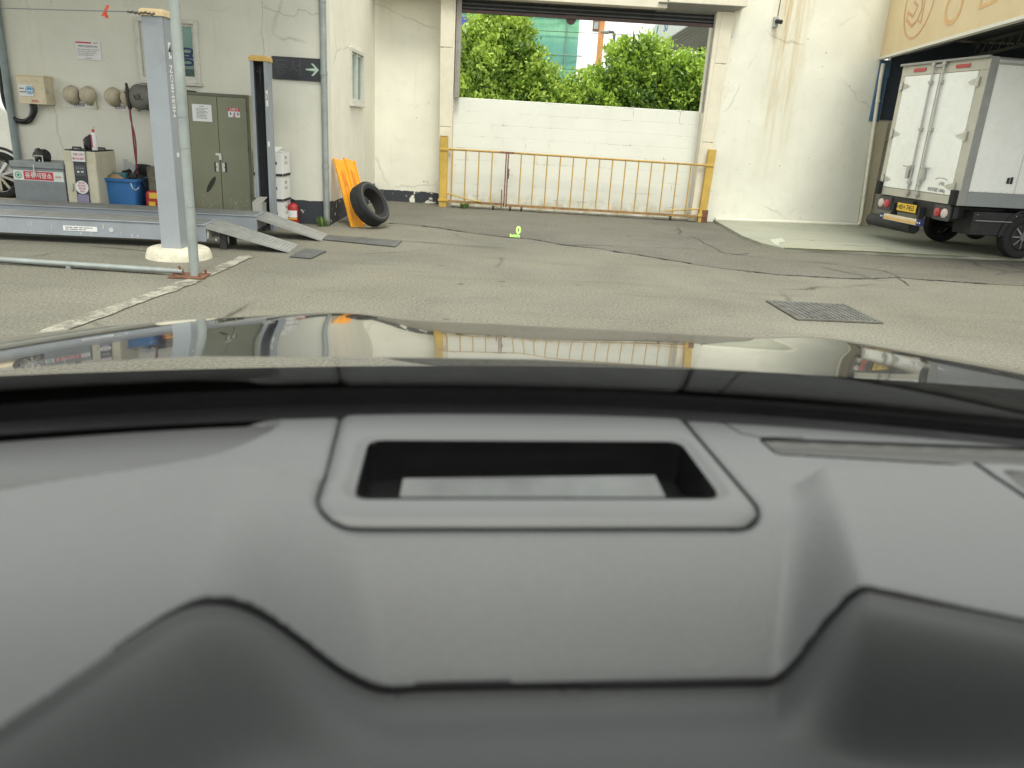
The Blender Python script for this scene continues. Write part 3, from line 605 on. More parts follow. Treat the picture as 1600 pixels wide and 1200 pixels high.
# faded painted emblem and letters on the fascia
def onF(u, v, off=.004):
    P0 = F0-fn*off; d = ray(u, v); nn = fn; P = EYE+d*(((P0-EYE) @ nn)/(d @ nn)); return float((P-F0) @ fd), float(P[2])
def paintline(mb, pts, wd, closed=False, y=-.004):
    n_ = len(pts); vs = []
    for i, p in enumerate(pts):
        a = pts[(i-1) % n_] if closed else pts[max(i-1, 0)]; c = pts[(i+1) % n_] if closed else pts[min(i+1, n_-1)]; d = Vector((c[0]-a[0], c[1]-a[1])).normalized(); q = Vector((-d.y, d.x))*wd/2
        vs += [(p[0]-q.x, y, p[1]-q.y), (p[0]+q.x, y, p[1]+q.y)]
    mb.add(vs, [(2*i, 2*((i+1) % n_), 2*((i+1) % n_)+1, 2*i+1) for i in range(n_ if closed else n_-1)])
e0 = onF(1411, 30); e1 = onF(1458, 8); eb = onF(1421, 61); cx = (e0[0]+e1[0])/2; rx_ = (e1[0]-e0[0])/2; rz_ = max(.42, rx_*.9)
mb = MB(); paintline(mb, [(cx+rx_*math.cos(t), eb[1]+rz_+rz_*math.sin(t)) for t in np.linspace(0, 2*math.pi, 49)[:-1]], .035, True)
zig = [onF(u, v, .005) for u, v in ((1428, 3), (1434, 9), (1426, 26), (1418, 19), (1416, 31), (1424, 41), (1433, 31), (1438, 36), (1445, 0))]; paintline(mb, zig, .045, y=-.005)
paintline(mb, [onF(u, v, .005) for u, v in ((1433, 31), (1440, 14), (1441, 0))], .03, y=-.006); mb.build("emblem", faded1, shed)
mb = MB(); ra = onF(1475, 27); rb = onF(1502, 10); rc_ = onF(1487, 36); c0 = ((ra[0]+rb[0])/2); hw = (rb[0]-ra[0])/2; paintline(mb, [(c0+hw*math.cos(t), rc_[1]+.20+.19*math.sin(t)) for t in np.linspace(0, 2*math.pi, 33)[:-1]], .07, True)
s0 = onF(1530, 12); s1 = onF(1555, 8); paintline(mb, [(s0[0], s0[1]+.45), (s0[0], s0[1]), (s1[0], s0[1]+.02), (s1[0]+.04, s0[1]+.45)], .06); mb.build("lettering", faded2, shed)

# drain grate
dg_ = tag(empty("drain_grate", (2.73, 6.77, 0), R(4)), "square steel lattice drain grate set in the asphalt", "drain grate")
mb = MB(); mb.box(-.36, .36, -.34, .34, .003, .006); mb.build("pit", M("pit_dark", (.05, .05, .05), .9), dg_)
mb = MB()
for i in range(15): x = -.35+i*.05; mb.box(x-.005, x+.005, -.33, .33, .008, .018)
for i in range(14): y = -.325+i*.05; mb.box(-.35, .35, y-.005, y+.005, .0085, .0175)
mb.build("lattice", M("grate_steel", (.19, .19, .18), .6, .3, .3, 8, dirt=.5), dg_)
mb = MB(); mb.box(-.38, .38, -.36, -.335, .004, .016).box(-.38, .38, .335, .36, .004, .016).box(-.38, -.36, -.335, .335, .004, .016).box(.36, .38, -.335, .335, .004, .016); mb.build("frame", M("grate_frame", (.12, .118, .10), .8, .1, .3, 8, dirt=.6), dg_)

# ------------------------------------------------------------------ beyond the wall: trees, netted building, canopy, lamp
def tree(label, base, lobes, nclust, mat_, seed, crown_tilt=0.0, bright=.0):
    r_ = np.random.default_rng(seed); C_ = []
    vol = np.array([l_[3]*l_[4]+l_[4]*l_[5]+l_[3]*l_[5] for l_ in lobes]); cnt = (nclust*vol/vol.sum()).astype(int)
    for l_, k in zip(lobes, cnt):
        c = np.array(l_[:3]); rr = np.array(l_[3:6]); d = r_.normal(size=(k, 3)); d[:, 1] -= .35; d /= np.linalg.norm(d, axis=1)[:, None]
        lump = 1+.21*np.sin(d[:, 0]*7+seed)*np.sin(d[:, 2]*6+seed*2)+.13*np.sin(d[:, 0]*15+1)*np.sin(d[:, 2]*13+2); rad = (1-np.abs(r_.normal(0, .14, k)))*lump
        p = c+d*rr*rad[:, None]; ok = p[:, 2] > .25; C_.append(np.c_[p, d, rad][ok])
    Cl = np.concatenate(C_); V, T = [], []; kq = 13
    for (x, y, z, dx, dy, dz, rad) in Cl:
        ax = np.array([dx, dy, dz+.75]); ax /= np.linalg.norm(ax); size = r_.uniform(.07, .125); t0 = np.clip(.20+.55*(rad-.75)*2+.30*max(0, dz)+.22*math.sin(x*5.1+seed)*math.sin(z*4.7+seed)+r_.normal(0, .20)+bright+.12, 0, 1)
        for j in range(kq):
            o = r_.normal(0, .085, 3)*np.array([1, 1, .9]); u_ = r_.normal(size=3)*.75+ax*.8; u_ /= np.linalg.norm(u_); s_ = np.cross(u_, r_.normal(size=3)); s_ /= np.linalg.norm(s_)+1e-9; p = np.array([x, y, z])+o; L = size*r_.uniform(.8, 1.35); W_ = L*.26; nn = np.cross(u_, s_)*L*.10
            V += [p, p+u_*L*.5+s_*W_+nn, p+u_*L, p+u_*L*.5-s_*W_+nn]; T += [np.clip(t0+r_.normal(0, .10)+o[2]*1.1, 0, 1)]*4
    V = np.array(V); n4 = len(V)//4; me = bpy.data.meshes.new("crown"); F_ = np.arange(len(V)).reshape(-1, 4)
    me.from_pydata((V-np.array(base)).tolist(), [], F_.tolist()); at = me.attributes.new("tint", 'FLOAT', 'POINT'); at.data.foreach_set("value", np.array(T, dtype=np.float32)); me.materials.append(mat_)
    rt_ = tag(empty("tree", base), label, "tree", "trees beyond the block wall"); cr = bpy.data.objects.new("crown", me); COL.objects.link(cr); cr.parent = rt_
    mb = MB(); top = np.mean([l_[:3] for l_ in lobes], axis=0)-np.array(base); mb.tube([(0, 0, 0), tuple(top*.4), tuple(top*.9)], [.11, .09, .06], 10)
    for l_ in lobes:
        q = np.array(l_[:3])-np.array(base)
        for _ in range(5): e = q+r_.normal(0, .55, 3)*np.array(l_[3:6]); mb.tube([tuple(top*.35), tuple((top*.5+e)*.5+r_.normal(0, .08, 3)), tuple(e)], [.05, .03, .010], 6)
    mb.build("trunk", bark, rt_); return rt_
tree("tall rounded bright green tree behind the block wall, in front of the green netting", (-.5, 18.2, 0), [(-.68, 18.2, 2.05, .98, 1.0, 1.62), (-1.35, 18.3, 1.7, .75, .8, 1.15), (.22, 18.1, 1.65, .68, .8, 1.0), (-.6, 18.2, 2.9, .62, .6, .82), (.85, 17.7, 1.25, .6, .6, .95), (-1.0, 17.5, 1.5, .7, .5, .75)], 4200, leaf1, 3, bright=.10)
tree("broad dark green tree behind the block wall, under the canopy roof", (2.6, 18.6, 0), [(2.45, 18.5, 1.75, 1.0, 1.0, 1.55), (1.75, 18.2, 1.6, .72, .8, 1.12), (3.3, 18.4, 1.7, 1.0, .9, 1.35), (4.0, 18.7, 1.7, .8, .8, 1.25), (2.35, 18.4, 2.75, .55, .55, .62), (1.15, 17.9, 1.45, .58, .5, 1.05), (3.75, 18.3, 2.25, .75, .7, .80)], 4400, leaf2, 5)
nb = tag(empty("netted_building", (0, 45, 0)), "tall building under construction wrapped in green safety netting behind the trees", "building")
m, n, l, b = newmat("green_netting"); co = coords(n); sep = n.new("ShaderNodeSeparateXYZ"); l.new(co, sep.inputs[0])
zz = math_(n, l, 'FRACT', math_(n, l, 'MULTIPLY', sep.outputs[2], 1.15)); c = mixc(n, l, ramp(n, l, noise(n, l, .9, 6, .65, co, .3), [(.35, 0.0), (.7, 1.0)]), (.17, .47, .29), (.30, .62, .42))
c = mixc(n, l, ramp(n, l, zz, [(.0, .95), (.09, 0.1), (.88, 0.0), (1.0, .7)]), c, (.07, .22, .18)); xx = math_(n, l, 'FRACT', math_(n, l, 'MULTIPLY', sep.outputs[0], 1.7)); c = mixc(n, l, ramp(n, l, xx, [(.0, .6), (.12, 0.0)]), c, (.34, .55, .44))
zb = ramp(n, l, math_(n, l, 'DIVIDE', sep.outputs[2], 8.0), [(.55, 0.0), (.60, .6), (.72, .6), (.78, 0.0)]); c = mixc(n, l, zb, c, (.10, .30, .30))
l.new(c, b.inputs["Base Color"]); b.inputs["Roughness"].default_value = .8; netm = m
def netface(x0, x1, z0, z1, y):
    mb = MB(); nx, nz = 14, 14
    vs = [(x0+(x1-x0)*i/nx, y+.12*math.sin(i*1.9+j*.7)+random.uniform(-.06, .06), z0+(z1-z0)*j/nz) for j in range(nz+1) for i in range(nx+1)]
    return mb.add(vs, [(j*(nx+1)+i, j*(nx+1)+i+1, (j+1)*(nx+1)+i+1, (j+1)*(nx+1)+i) for j in range(nz) for i in range(nx)], 0, True)
netface(-9.0, 2.45, 0, 12.5, 0).build("netting", netm, nb); MB().box(-9.0, 2.2, .4, 9, 0, 12.4).build("block", M("raw_concrete", (.36, .36, .33), .9, 0, .15, 2), nb)
mb = MB()
for x in np.arange(-9, 2.6, 1.8): mb.cyl((x, -.2, 0), (x, -.2, 12.7), .04, n=6)
for z in np.arange(1.6, 12.5, 1.8): mb.cyl((-9, -.22, z), (2.7, -.22, z), .035, n=6)
mb.build("scaffold", M("scaffold_tube", (.20, .33, .27), .5, .3), nb)
MB().box(-4.2, -2.95, -.34, -.30, 6.25, 6.75).build("banner", M("banner_blue", (.06, .08, .38), .6, 0, .2, 3), nb)
mb = MB(); z0 = 5.85; mb.box(-4.2, -2.95, -.35, -.345, z0, z0+.22); mb.build("banner_strip", M("strip_pale", (.5, .38, .45), .7), nb)
fb = tag(empty("far_building", (1.15, 40, 0), R(-9)), "pale plain building far behind the street lamp", "building")
MB().box(4.05, 9.5, 0, 8, 0, 8.6).build("wall", M("far_white", (.78, .79, .78), .8, 0, .04, .6), fb)
mb = MB()
for z in (3.2, 5.9):
    for x in (5.0, 7.1): MB().box(x, x+1.1, -.02, .0, z, z+1.3).build('window', darkglass, fb)
mb = MB(); mb.box(4.0, 4.6, -.05, 0, 8.2, 8.6); mb.build("parapet", M("far_grey", (.5, .5, .5), .8), fb)
cq = atP(1018, 76, (0, 26, 0)); cz = float(cq[2]); cn = tag(empty("filling_station_canopy", (float(cq[0])+.06, 20.0, cz)), "flat station canopy with a ribbed grey underside and a white and blue edge", "canopy")
sf = MB(); sf.box(.03, 6, .03, 6, .03, .05)
for i in range(44): x = .04+i*.135; sf.box(x, x+.115, .03, 6, .012, .029)
sf.build("soffit", M("soffit_ribs", (.40, .41, .41), .6, .1, .05, 4), cn)
cwh = M("canopy_white", (.72, .75, .76), .4, 0, .03, 3); MB().box(-.06, .0, -.06, 6.06, 0, .62).build("side_fascia", cwh, cn); MB().box(.001, 6, -.06, 0, 0, .62).build("front_fascia", cwh, cn); MB().box(.001, 6, 6.0, 6.06, 0, .62).build("rear_fascia", cwh, cn)
MB().box(.001, 6, .001, 5.999, .051, .60).build("roof_deck", M("canopy_top", (.5, .5, .5)), cn)
RMXc = Matrix.Rotation(R(-90), 4, 'Z') @ RX90
MB().prism([(-.066, 2.2, .30), (-.066, 1.9, .30), (-.066, 1.2, .60), (-.066, 1.5, .60)], (.005, 0, 0)).build("stripe", bluesign, cn)
txt("SU", .40, bluesign, cn, (-.067, 3.6, .36), rot=RMXc, sx=1.5, bold=.01)
MB().prism([(-.066, 5.6, .10), (-.066, 5.3, .10), (-.066, 5.0, .55), (-.066, 5.2, .55)], (.005, 0, 0)).build("green_stripe", greensign, cn)
mb = MB(); mb.box(1.25, 1.45, 5.2, 5.3, -.10, .011).cyl((1.35, 5.2, -.1), (1.22, 5.08, -.2), .05, n=12); mb.build("floodlight", dkgrey, cn)
mb = MB(); mb.cyl((3.4, 3, -cz), (3.4, 3, .01), .16, n=16); mb.build("column", cwh, cn)
# street lamp and signal post
sp_ = atP(950, 60, (0, 28, 0)); lx_ = atP(960, 55, (0, 28, 0))
sl_ = tag(empty("street_lamp", (lx_[0], 28, 0)), "grey street lamp with a short bent arm rising over the trees", "street lamp")
lz = atP(958, 50, (0, 28, 0))[2]
MB().tube([(0, 0, 0), (0, 0, lz-.06), (-.05, 0, lz), (-.25, 0, lz)], .045, 10).build("pole", dkgrey, sl_)
MB().box(-.46, -.2, -.07, .07, lz-.06, lz+.02).build("lamp_head", M("lamp_grey", (.22, .22, .2), .5), sl_, bevel=.02)
sx_ = atP(940, 45, (0, 30, 0)); sg = tag(empty("signal_post", (sx_[0], 30, 0)), "orange and rust coloured signal post with a boxed head above the trees", "signal post")
zt = atP(935, 30, (0, 30, 0))[2]
MB().box(-.10, .10, -.06, .06, 0, zt+.6).build("post", M("post_orange", (.55, .26, .10), .7, 0, .2, 6), sg)
mb = MB(); mb.box(-.32, -.105, -.12, .12, zt-.40, zt+.06).box(-.30, -.13, -.135, -.121, zt-.36, zt-.02); mb.build("signal_head", M("signal_brown", (.22, .13, .09), .7, 0, .2, 9), sg, bevel=.01)
mb = MB(); mb.box(-.29, -.14, -.142, -.136, zt-.34, zt-.12); mb.build("face_plate", M("signal_grey", (.35, .37, .37), .6), sg)
def wire(name, pts, r_, label, mat_=ink):
    q = []
    for a, b_ in zip(pts[:-1], pts[1:]):
        for i in range(8): t = i/8; p = np.array(a)*(1-t)+np.array(b_)*t; p[2] -= .25*t*(1-t)*np.linalg.norm(np.array(a)-np.array(b_))*.05; q.append(tuple(p))
    q.append(tuple(pts[-1])); return tag(MB().tube(q, r_, 5).build(name, mat_), label, "cable")
wire("power_line", [(-8, 34, 5.1), (12, 34, 5.35)], .012, "upper power line crossing the white sky behind the trees")
wire("power_line", [(-8, 33, 3.9), (12, 33, 3.6)], .012, "lower power line crossing behind the street lamp")

# ================================================================== LIFT BAY
cv = tag(empty("bay_canopy", (-2.90, 6.69, 0)), "galvanised pipe frame, its tall post bolted to a rusty plate before the car lift", "canopy")
mb = MB(); mb.cyl((.045, 0, .01), (.045, 0, 4.1), .041, n=18)
for z in (.62, 1.10, 1.35): mb.tube([(.045+.042*math.cos(t), .042*math.sin(t), z+.02*t*.3) for t in np.linspace(-2.9, 0, 8)], .003, 5)
mb.build("post", steel, cv)
mb = MB(); mb.box(-.15, .15, -.12, .12, .004, .016)
for x in (-.11, .11):
    for y in (-.085, .085): mb.cyl((x, y, .016), (x, y, .05), .011, n=8)
mb.tube([(-.06, .0, .02), (-.09, .0, .09)], .012, 6); mb.build("base_plate", rust, cv, rz=R(4))
a_ = atZ(0, 406, .04)-np.array([-2.90, 6.69, 0]); mb = MB(); e_ = a_*2.2; e_[2] = .045; mb.cyl((-.06, 0, .042), tuple(e_), .024, n=12); mb.box(-1.10, -1.06, .0, .06, .0, .03); mb.build("ground_rail", steel, cv)
mb = MB(); mb.box(-7.5, .4, -.5, 4.0, 4.1, 4.16)
for i in range(5): mb.cyl((-7.5, -.4+i*1.0, 4.05), (.35, -.4+i*1.0, 4.05), .03, n=8)
mb.build("roof", M("canopy_sheet", (.42, .44, .42), .7, 0, .1, 1), cv)
mb = MB(); mb.cyl((-6.5, 0, 0), (-6.5, 0, 4.1), .05, n=12); mb.build("far_post", steel, cv)

lift = tag(empty("car_lift", (-3.05, 8.13, 0)), "grey four-post car lift with two low runways and ribbed drive-on ramps", "car lift")
LZ = R(5)
def runway(y0, x1):
    mb = MB(); mb.box(-7.2, x1, y0, y0+.018, .095, .25).box(-7.2, x1, y0+.45, y0+.468, .095, .25).box(-7.2, x1, y0-.012, y0+.48, .251, .262).box(x1-.016, x1-.001, y0+.02, y0+.448, .10, .25)
    mb.box(-7.2, x1, y0-.014, y0-.001, .085, .097)
    o = mb.build("runway", liftgrey, lift, rz=LZ, bevel=.004)
    MB().box(-7.1, x1-.05, y0+.04, y0+.42, .263, .267).build("tread", liftdark, o); return o
r1 = runway(0, -.26); r2 = runway(.93, .04)
lp = MB().box(-1.70, -1.36, -.0045, -.0008, .135, .185).build("label_strip", paperm, r1); mb = MB(); lines(mb, -1.68, -1.38, .14, .18, 2, -.005, .5); mb.build("print", greyink, lp)
mb = MB(); mb.cyl((-1.22, -.001, .16), (-1.22, -.006, .16), .024, n=20); mb.build("badge", M("badge_grey", (.5, .5, .5), .5), r1)
mb = MB()
for i in range(26): x = random.uniform(-3.2, -.1); z = random.uniform(.12, .25); mb.box(x, x+random.uniform(.004, .012), -.003, -.0005, z-random.uniform(.01, .06), z)
mb.build("paint_drip", M("drip_white", (.5, .5, .48), .8), r1)
wl = MB().box(-.259, -.25, .03, .43, .11, .248).build("end_stop", white, r1)
def ramp_(y0, x0, ln):
    mb = MB(); h0, h1 = .252, .014; n_ = 24
    for i in range(n_):
        a, c = i/n_, (i+.86)/n_; za, zc = h0+(h1-h0)*a, h0+(h1-h0)*c
        mb.prism([(x0+ln*a, y0, za-.008), (x0+ln*a, y0, za+.006), (x0+ln*c, y0, zc+.006), (x0+ln*c, y0, zc-.008)], (0, .47, 0))
    mb.prism([(x0, y0+.002, h0-.03), (x0, y0+.002, h0-.004), (x0+ln, y0+.002, h1-.004), (x0+ln, y0+.002, h1-.012)], (0, .466, 0))
    mb.prism([(x0-.02, y0-.012, h0-.03), (x0-.02, y0-.012, h0+.01), (x0+ln, y0-.012, h1+.006), (x0+ln, y0-.012, h1-.012)], (0, .011, 0)); mb.prism([(x0-.02, y0+.471, h0-.03), (x0-.02, y0+.471, h0+.01), (x0+ln, y0+.471, h1+.006), (x0+ln, y0+.471, h1-.012)], (0, .011, 0))
    return mb.build("ramp", M("ramp_worn_steel", (.33, .335, .325), .5, .25, .15, 7, dirt=.35, dirtcol=(.14, .13, .11)), lift, rz=LZ)
ra1 = ramp_(.01, -.245, .84); ra2 = ramp_(.94, .06, .72)
mb = MB()
for y in (.05, .40): mb.box(-.14, -.07, y, y+.05, .0, .16)
mb.build("support", M("support_black", (.025, .025, .027), .6), lift, rz=LZ)
def column(loc, rz, hh, num, open_front):
    c = MB(); s_ = .1 if open_front else .094
    if open_front:
        c.box(-s_, s_, .19, .20, 0, hh).box(-s_, -s_+.012, 0, .19, 0, hh).box(s_-.012, s_, 0, .19, 0, hh).box(-s_+.012, -s_+.040, 0, .012, 0, hh).box(s_-.040, s_-.012, 0, .012, 0, hh)
    else:
        c.box(-s_, s_, 0, .012, 0, hh).box(-s_, s_, .188, .20, 0, hh).box(-s_, -s_+.012, .012, .188, 0, hh).box(s_-.012, s_, .012, .188, 0, hh)
    o = c.build("column", liftgrey, lift, loc, rz, bevel=.003)
    cp = MB(); k = .112; cp.add([(-k, -.012, hh-.005), (k, -.012, hh-.005), (k, .212, hh-.005), (-k, .212, hh-.005), (-k, -.012, hh+.032), (k, -.012, hh+.032), (k, .212, hh+.032), (-k, .212, hh+.032), (-k+.02, .01, hh+.055), (k-.02, .01, hh+.055), (k-.02, .19, hh+.055), (-k+.02, .19, hh+.055)], [(0, 3, 2, 1), (0, 1, 5, 4), (1, 2, 6, 5), (2, 3, 7, 6), (3, 0, 4, 7), (4, 5, 9, 8), (5, 6, 10, 9), (6, 7, 11, 10), (7, 4, 8, 11), (8, 9, 10, 11)])
    cp.build("cap", capyel if open_front else capcream, o); return o
l4 = atZ(267.5, 388, .10)-np.array([-3.05, 8.13, 0]); l4[2] = .10
c4 = column(l4, R(2), 2.08, "4", False)
RX = Matrix.Rotation(R(90), 4, 'Z') @ RX90                                     # lettering that faces local +X
mb = MB(); mb.box(.0945, .0962, .075, .135, 1.73, 1.87).box(.0945, .0962, .085, .135, .86, .90); mb.build("number_plate", paperm, c4); txt("4", .13, ink, c4, (.097, .105, 1.80), rot=RX, bold=.01)
RV = Matrix.Rotation(R(90), 4, 'Z') @ RX90 @ Matrix.Rotation(R(90), 4, 'Z')
txt("HESHBON", .088, white, c4, (.0952, .105, 1.45), rot=RV, sx=1.15, bold=.012)
ft = MB(); ft.lathe([(.0, .10), (.26, .10), (.285, .085), (.30, .05), (.31, .0)], tuple(l4*np.array([1, 1, 0])+np.array([.03, .10, 0])), n=36); ft.build("footing", conc, lift)
l3 = np.array([-3.21, 9.72, 0])-np.array([-3.05, 8.13, 0]); c3 = column(l3, R(2), 1.985, "3", True)
mb = MB(); mb.box(-.088, .088, .165, .189, .05, 1.97); mb.build("channel_back", chan, c3)
mb = MB(); mb.cyl((0, .10, .3), (0, .10, 1.93), .008, n=6); mb.box(-.06, .06, .06, .075, 1.86, 1.875).cyl((.0, .07, 1.74), (0, .07, 1.92), .014, n=8)
for i in range(46): z = .35+i*.027; mb.box(.045+(.006 if i % 2 else 0), .07+(.006 if i % 2 else 0), .09, .11, z, z+.019)
mb.build("lift_chain", ink, c3)
mb = MB(); mb.box(.075, .0985, -.0025, -.0008, 1.48, 1.66).box(.075, .098, -.0025, -.0008, 1.02, 1.08); mb.build("number_plate", paperm, c3); txt("3", .10, ink, c3, (.087, -.003, 1.58), sx=.45, bold=.01)
mb = MB(); mb.box(-.09, .03, -.20, -.02, .10, .36); mb.prism([(-.09, -.20, .36), (.03, -.20, .36), (.05, -.05, .42), (-.07, -.05, .42)], (0, .03, 0)); mb.build("carriage", M("carriage_grey", (.36, .36, .33), .5, .2, .1, 6, dirt=.3), c3, bevel=.004)
for k_, pxs in enumerate((((452, 401.5), (486, 404.5), (510, 393), (476, 389)), ((498, 374), (618, 386), (628, 377), (516, 368.5)))):
    q = [atZ(u, v, .006) for u, v in pxs]; c0 = np.mean(q, axis=0); mb = MB(); mb.prism([tuple(p-c0) for p in q], (0, 0, .010))
    tag(mb.build("steel_plate", plate, None, c0, bevel=.002), ["short dark steel plate on the ground at the end of the nearer ramp", "long dark steel plate on the ground at the end of the farther ramp"][k_], "plate")
# chain line with a red ribbon
pa = atP(0, 12, (0, 7.6, 0)); pb_ = atP(216, 18.5, (0, 7.47, 0)); ext = pa+(pa-pb_)*1.2
tag(MB().tube([tuple(ext), tuple((pa+pb_)/2-np.array([0, 0, .004])), tuple(pb_)], .0045, 6).build("guide_wire", greyink), "thin wire strung across the bay to the top of the near lift column", "wire")
mb = MB(); q0 = atP(203, 19.5, (0, 7.45, 0))
for i in range(13): p = q0+np.array([(i-1)*.019, -.01, .004*math.sin(i)]); mb.tube([p, p+np.array([.016, 0, .006*(-1)**i])], .009, 6)
tag(mb.build("link_chain", M("chain_dark", (.12, .11, .09), .6, .4, .2, 20)), "short link chain tying the wire to the near lift column", "chain")
rb_ = atP(165, 19, (0, 7.55, 0)); mb = MB()
for i in range(5):
    a = random.uniform(-.4, .4); L = random.uniform(.03, .07); s_ = -1 if i < 3 else 1; mb.add([(-.012+a*.03, 0, 0), (.012+a*.03, 0, 0), (.02+a*.08, .008*i, s_*L), (-.014+a*.08, .008*i, s_*L*.9)], [(0, 1, 2, 3)])
tag(mb.build("ribbon", ribbon_m, None, rb_, fix=False), "small red ribbon tied on the wire across the bay", "ribbon")

# ------------------------------------------------------------------ along the workshop wall
# olive cabinet
cb = tag(empty("steel_cabinet", LW(-1.655, .5), WALLA), "tall olive green two-door steel cabinet with papers on its doors", "cabinet")
W_, D_, H_ = .785, .46, 1.60
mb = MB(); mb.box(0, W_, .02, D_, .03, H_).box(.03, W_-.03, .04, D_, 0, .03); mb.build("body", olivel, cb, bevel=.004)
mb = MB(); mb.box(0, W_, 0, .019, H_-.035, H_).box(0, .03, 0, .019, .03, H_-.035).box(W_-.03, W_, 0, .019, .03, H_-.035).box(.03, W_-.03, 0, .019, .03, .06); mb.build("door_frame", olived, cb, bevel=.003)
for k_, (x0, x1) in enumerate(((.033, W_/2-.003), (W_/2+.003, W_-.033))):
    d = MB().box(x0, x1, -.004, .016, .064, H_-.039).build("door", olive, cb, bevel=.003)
    hx = x1-.075 if k_ == 0 else x0+.02
    mb = MB(); mb.box(hx, hx+.055, -.0065, -.0045, .66, .78, 0); mb.box(hx+(.022 if k_ == 0 else 0), hx+(.055 if k_ == 0 else .033), -.012, -.0066, .665, .775, 1).cyl((hx+.03, -.013, .72), (hx+.03, -.0135, .72), .006, n=8, m=0); mb.build("handle", [black, silver], d)
    mb = MB()
    for z in (.35, .95, 1.4): mb.cyl((x0 if k_ == 0 else x1, -.004, z), (x0 if k_ == 0 else x1, -.004, z+.06), .006, n=8)
    mb.build("hinge", olived, d)
    if k_ == 0:
        pp = MB().box(x0+.05, x0+.29, -.0065, -.0046, 1.26, 1.46).build("notice", paperm, d); q = MB(); lines(q, x0+.10, x0+.26, 1.29, 1.42, 8, -.007, .4); lines(q, x0+.14, x0+.20, 1.43, 1.445, 1, -.007, .6, ragged=False); q.build("print", greyink, pp)
        q = MB(); vs = [(x0+.225+.045*math.cos(t)*1.0+.05*math.sin(t), -.0052, .50+.10*math.sin(t)+.02*math.cos(t)) for t in np.linspace(0, 2*math.pi, 17)[:-1]]; q.add(vs, [tuple(range(16))]); q.build("scuff", M("scuff_dark", (.035, .037, .026), .8, 0, .5, 30), d)
    else:
        st = MB().box(x0+.13, x0+.275, -.0065, -.0046, 1.33, 1.44).build("sticker", paperm, d); MB().box(x0+.13, x0+.275, -.0075, -.0066, 1.40, 1.44).build("sticker_band", signred, st); txt("소화기", .036, white, st, (x0+.2025, -.0085, 1.4195), sx=1.1, bold=.01)
        q = MB()
        for i in range(3): xx = x0+.155+i*.045; q.box(xx, xx+.01, -.0075, -.0066, 1.355, 1.39).box(xx+.012, xx+.02, -.0075, -.0066, 1.365, 1.375)
        q.build("print", ink, st); q = MB(); q.prism([(x0+.18, -.007, 1.35), (x0+.225, -.007, 1.35), (x0+.2025, -.007, 1.325)], (0, .0005, 0)); q.build("mark", signred, st)
    q = MB()
    for i in range(70):
        xx = x0+.05+abs(random.gauss(.13, .08)); z = .10+abs(random.gauss(.08, .09))
        if xx < x1-.01: q.box(xx, xx+random.uniform(.002, .008), -.0048, -.0041, z, z+random.uniform(.003, .014))
    q.build("paint_speck", M("speck_white", (.5, .52, .46), .8), d)
mb = MB(); mb.box(W_/2-.05, W_/2+.02, -.016, -.005, .86, .89).box(W_/2-.01, W_/2+.025, -.020, -.0165, .81, .865); mb.build("hasp", silver, cb)
# dark rack of oil tins between the posts and the cabinet
rk = tag(empty("narrow_rack", LW(-1.80, .46), WALLA), "narrow dark rack of boxes squeezed against the olive cabinet, half hidden by the pole", "rack")
mb = MB(); mb.box(0, .02, 0, .4, 0, 1.62).box(.115, .13, 0, .4, 0, 1.62)
for z in (.1, .5, .9, 1.25, 1.6): mb.box(.02, .115, 0, .4, z, z+.02)
mb.build("frame", black, rk)
for z, hh, mt in ((.12, .3, greyink), (.52, .25, clearpl), (.92, .2, greyink), (1.27, .12, beige), (1.40, .13, dpanel)):
    MB().box(.026, .108, .02, .3, z+.001, z+hh).build("box", mt, rk, bevel=.004)
# cartons
def carton(lx, off, z, hh, wd, label, rz=0.0):
    c = tag(empty("carton", LW(lx, off, z), WALLA+rz), label, "carton", "white cartons stacked beside the cabinet")
    d = .36; MB().box(0, wd, 0, d, .002, hh-.002).build("box", white, c, bevel=.004)
    q = MB(); q.box(0.002, wd-.002, -.0022, -.0008, .012, .045).box(wd+.0008, wd+.0022, .002, d-.002, .012, .045); q.build("band", ink, c)
    q = MB(); q.box(.08, .15, -.0022, -.0008, hh*.42, hh*.75).box(.25, .30, -.0022, -.0008, hh*.5, hh*.62); q.build("print", ink, c)
    for i, s_ in enumerate(("2022", "1.0 T S")): txt(s_, .05, greyink, c, (wd+.0016, d*.45, hh*(.78-.22*i)), rot=RX, sx=.95)
    return c
carton(-.875, .46, 0.0, .315, .37, "lowest white carton of the stack beside the olive cabinet"); carton(-.872, .455, .315, .315, .37, "middle white carton of the stack beside the olive cabinet"); c_ = carton(-.866, .45, .63, .31, .37, "uppermost printed white carton of the stack beside the olive cabinet")
mb = MB(); mb.prism([(-.0, .0, .311), (.37, .0, .311), (.37, .36, .311), (0, .36, .311)], (0, 0, .002)); mb.prism([(.02, .10, .313), (.30, .04, .313), (.34, .16, .37), (.06, .22, .36)], (0, .01, .004)); mb.build("lid", white, c_)
